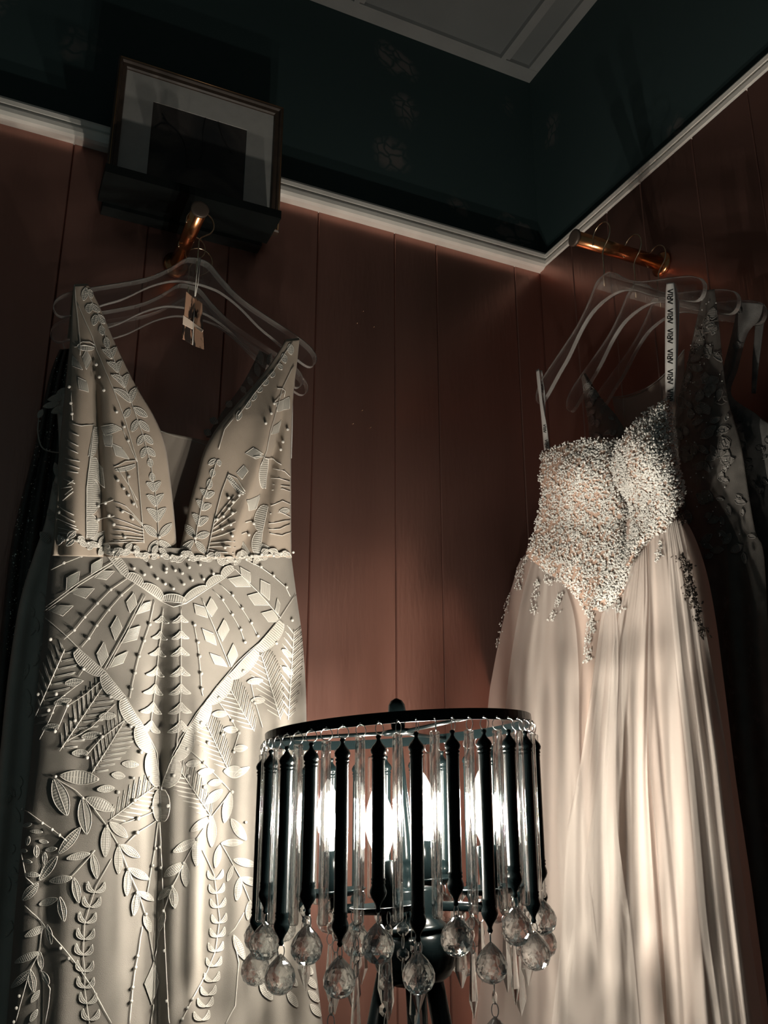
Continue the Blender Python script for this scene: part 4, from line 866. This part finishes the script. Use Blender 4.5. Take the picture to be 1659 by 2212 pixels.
B().lathe([(.036, -.232), (.044, -.240), (.0485, -.250), (.0500, -.261), (.047, -.273), (.040, -.283), (.028, -.290), (.01, -.292)], 40, LT).done('dome', 'black', lamp)
for lx, lf in ((-.32, .10), (.17, .20), (-.02, -.30)):
    d = Vector((lx, lf, 0)).normalized(); a = LT((lx*.10, lf*.08, -.266)); b_ = Vector((LO.x, LO.y, 0))+RT*(lx*1.05+.085)+FW*lf*1.05+UP*.012
    leg = B().tube([a, a.lerp(b_, .5), b_], [.0118*LK, .0118*LK, .0105*LK], 16).done('leg', 'black', lamp)
    B().lathe([(.012, -.012), (.014, -.010), (.014, .004), (.011, .006)], 16, lambda p, b_=b_: b_+p).done('rubber_foot', 'black', leg)
# rods
def hookmesh():
    b = B(); r = .0066; b.tube([(0, r*math.sin(a), -.0075+r*math.cos(a)) for a in [2*PI*k/18 for k in range(18)]], .00055, 5, True)
    b.ball((.0014, 0, .0), .0013, 6, 4); m = b.mesh('hook_ring'); m.materials.append(M['chrome']); m.shade_smooth(); return m
def blackrod(L):
    p = [(.0010, 0), (.0022, -.0010), (.0026, -.0025), (.0018, -.0045), (.0016, -.006), (.0034, -.0095), (.0060, -.013), (.0072, -.0165), (.0068, -.0195), (.0055, -.0215), (.0064, -.0228), (.0064, -.0242), (.0054, -.0252), (.0060, -.0265), (.0060, -.0275), (.0057, -.0285)]
    q = [(.0058, -L+.034), (.0066, -L+.0325), (.0058, -L+.031), (.0064, -L+.0285), (.0056, -L+.027), (.0072, -L+.022), (.0074, -L+.019), (.0060, -L+.0145), (.0034, -L+.010), (.0020, -L+.0065), (.0019, -L+.0045), (.0025, -L+.0025), (.0015, -L)]
    p = [(r*1.24, z) for r, z in p]; q = [(r*1.22, z) for r, z in q]; m = B().lathe(p+q, 16).mesh('black_rod'); m.materials.append(M['black']); m.shade_smooth(); return m
def glassrod(L):
    p = [(.0020, 0), (.0044, -.0008), (.0051, -.0025), (.0046, -.0055), (.0050, -.009), (.0050, -L+.004), (.0046, -L+.0015), (.0036, -L)]
    p = [(r*1.12, z) for r, z in p]; m = B().lathe(p, 14).mesh('glass_rod'); m.materials.append(M['rodglass']); m.shade_smooth(); return m
def crystalball():                           # faceted drop: diamond lattice with a pierced point on top
    R_ = .0172; rows = []; nn = 12
    prof = [(.0006, R_*1.36), (.0042, R_*1.20), (.0100, R_*.86), (.0148, R_*.50), (.0170, R_*.12), (.0166, -R_*.28), (.0138, -R_*.62), (.0088, -R_*.87), (.0030, -R_*.985)]
    v = []; f = []
    for i, (r, z) in enumerate(prof):
        for k in range(nn):
            a = 2*PI*(k+(.5 if i % 2 else 0))/nn; v.append((r*math.cos(a), r*math.sin(a), z))
    for i in range(len(prof)-1):
        for k in range(nn):
            a, b_, c_, d_ = i*nn+k, i*nn+(k+1) % nn, (i+1)*nn+k, (i+1)*nn+(k+1) % nn
            f += ([(a, c_, b_), (b_, c_, d_)] if i % 2 == 0 else [(a, d_, b_), (a, c_, d_)])
    f += [tuple(range(nn)), tuple(range((len(prof)-1)*nn+nn-1, (len(prof)-1)*nn-1, -1))]
    m = data('crystal_ball', v, f); m.materials.append(M['crystal']); return m
def linkmesh():
    b = B(); b.tube([(.0038*math.sin(a), 0, .0070*math.cos(a)) for a in [2*PI*k/16 for k in range(16)]], .0006, 5, True); m = b.mesh('link'); m.materials.append(M['chrome']); m.shade_smooth(); return m
def octagonmesh():
    v = []; rs = ((.0030, .0026), (.0072, .0008), (.0072, -.0008), (.0030, -.0026))
    for r, y in rs:
        for k in range(8): v.append((r*math.sin((k+.5)*PI/4), y, r*math.cos((k+.5)*PI/4)))
    f = [(i*8+k, i*8+(k+1) % 8, (i+1)*8+(k+1) % 8, (i+1)*8+k) for i in range(3) for k in range(8)]+[tuple(range(8))[::-1], tuple(range(24, 32))]
    m = data('octagon_crystal', v, f); m.materials.append(M['crystal']); return m
def prismmesh():
    v = []; prof = [(.0030, 0), (.0036, -.004), (.0072, -.042), (.0078, -.048), (.0006, -.066)]
    for r, z in prof:
        for k in range(6): v.append((r*math.cos(k*PI/3), r*.62*math.sin(k*PI/3), z))
    f = [(i*6+k, i*6+(k+1) % 6, (i+1)*6+(k+1) % 6, (i+1)*6+k) for i in range(4) for k in range(6)]+[tuple(range(6)), tuple(range(29, 23, -1))]
    m = data('prism_drop', v, f); m.materials.append(M['crystal']); return m
MH, MB1, MB2, MG, MC, ML, MO, MP = hookmesh(), blackrod(.2105), blackrod(.180), glassrod(.190), crystalball(), linkmesh(), octagonmesh(), prismmesh()
for m_ in (MH, MB1, MB2, MG, MC, ML, MO, MP): m_.transform(Matrix.Scale(LK, 4))
def put(name, me, parent, p, rz=0.):
    o = link(name, me, None, parent, False, p); o.rotation_euler.z = rz; return o
random.seed(21)
for k in range(52):
    a = .0978+k*2*PI/52; p = LT((RAD*math.sin(a), -RAD*math.cos(a), -.0035)); out = LR*math.sin(a)-LF*math.cos(a); rz = math.atan2(out.y, out.x)
    top = p-UP*.0135*LK+Vector((out.x, out.y, 0))*.0015*LK
    if k % 2 == 0:
        lg = (k//2) % 2 == 0
        rod = put('black_rod', MB1 if lg else MB2, lamp, top, rz); L = .2105 if lg else .180
        e = top-UP*(L+.0055)*LK; put('link', ML, rod, e+UP*.0, rz+random.uniform(0, 3)); put('crystal_ball', MC, rod, e-UP*(.0035+.0172*1.3)*LK, random.uniform(0, 3))
    else: rod = put('glass_rod', MG, lamp, top, rz)
    put('hook_ring', MH, rod, p, rz)
# candle arms
def chain(parent, p, kind, rz):
    z = p-UP*.006*LK; put('link', ML, parent, z, rz)
    for c_ in kind:
        if c_ == 'o': put('octagon_crystal', MO, parent, z-UP*.0125*LK, rz); put('link', ML, parent, z-UP*.025*LK, rz+1.2); z = z-UP*.025*LK
        elif c_ == 'p': put('prism_drop', MP, parent, z-UP*.006*LK, rz)
        elif c_ == 'b': put('crystal_ball', MC, parent, z-UP*.029*LK, rz)
RB = .100
for a0, dz in ((162, .004), (252, .002), (342, -.010), (72, -.004)):
    a = math.radians(a0); c0 = Vector((RB*math.sin(a), -RB*math.cos(a), -.190+dz)); Tz = lambda p, c0=c0: LT(c0+Vector(p))
    arm = B().tube([LT((.030*math.sin(a), -.030*math.cos(a), -.207)), LT((RB*.9*math.sin(a), -RB*.9*math.cos(a), -.207+dz)), LT((RB*math.sin(a), -RB*math.cos(a), -.205+dz)), LT((RB*math.sin(a), -RB*math.cos(a), -.192+dz))], .0055*LK, 10).done('arm', 'black', lamp)
    bob = B().lathe([(.006, -.006), (.014, -.004), (.034, -.0015), (.0395, .003), (.041, .0045), (.0395, .0055), (.034, .002), (.013, .0005)], 36, Tz).done('drip_pan', 'black', lamp)
    B().lathe([(.0125, .0), (.0125, .050), (.0105, .051)], 20, Tz).done('candle_sleeve', 'black', lamp)
    bulb = B().lathe([(.0070, .049), (.0078, .056), (.0105, .063), (.0150, .074), (.0172, .085), (.0168, .096), (.0135, .110), (.0085, .123), (.0040, .133), (.0006, .138)], 24, Tz).done('bulb', 'bulbglass', lamp)
    B().lathe([(.0020, .064), (.0050, .068), (.0066, .078), (.0068, .090), (.0058, .102), (.0040, .110), (.0010, .114)], 10, Tz).done('filament', 'glow', bulb)
    for k in range(6):
        t = 2*PI*k/6+a0; put_p = Tz((.0385*math.cos(t), .0385*math.sin(t), .001))
        chain(bob, put_p, ('op', 'oop', 'op')[k % 3], t)
for (px, py, d, kind) in ((870, 1968, 1.08, 'oo'), (833, 2082, 1.05, 'ooo'), (716, 2135, 1.04, 'ob'), (1067, 2112, 1.06, 'ob'), (1000, 1960, 1.20, 'ob'), (770, 1965, 1.16, 'b'), (1120, 2040, 1.2, 'p'), (905, 2120, 1.10, 'p')):
    chain(lamp, onD(px, py, d*LK), kind, random.uniform(0, 3))
bpy.context.view_layer.update()
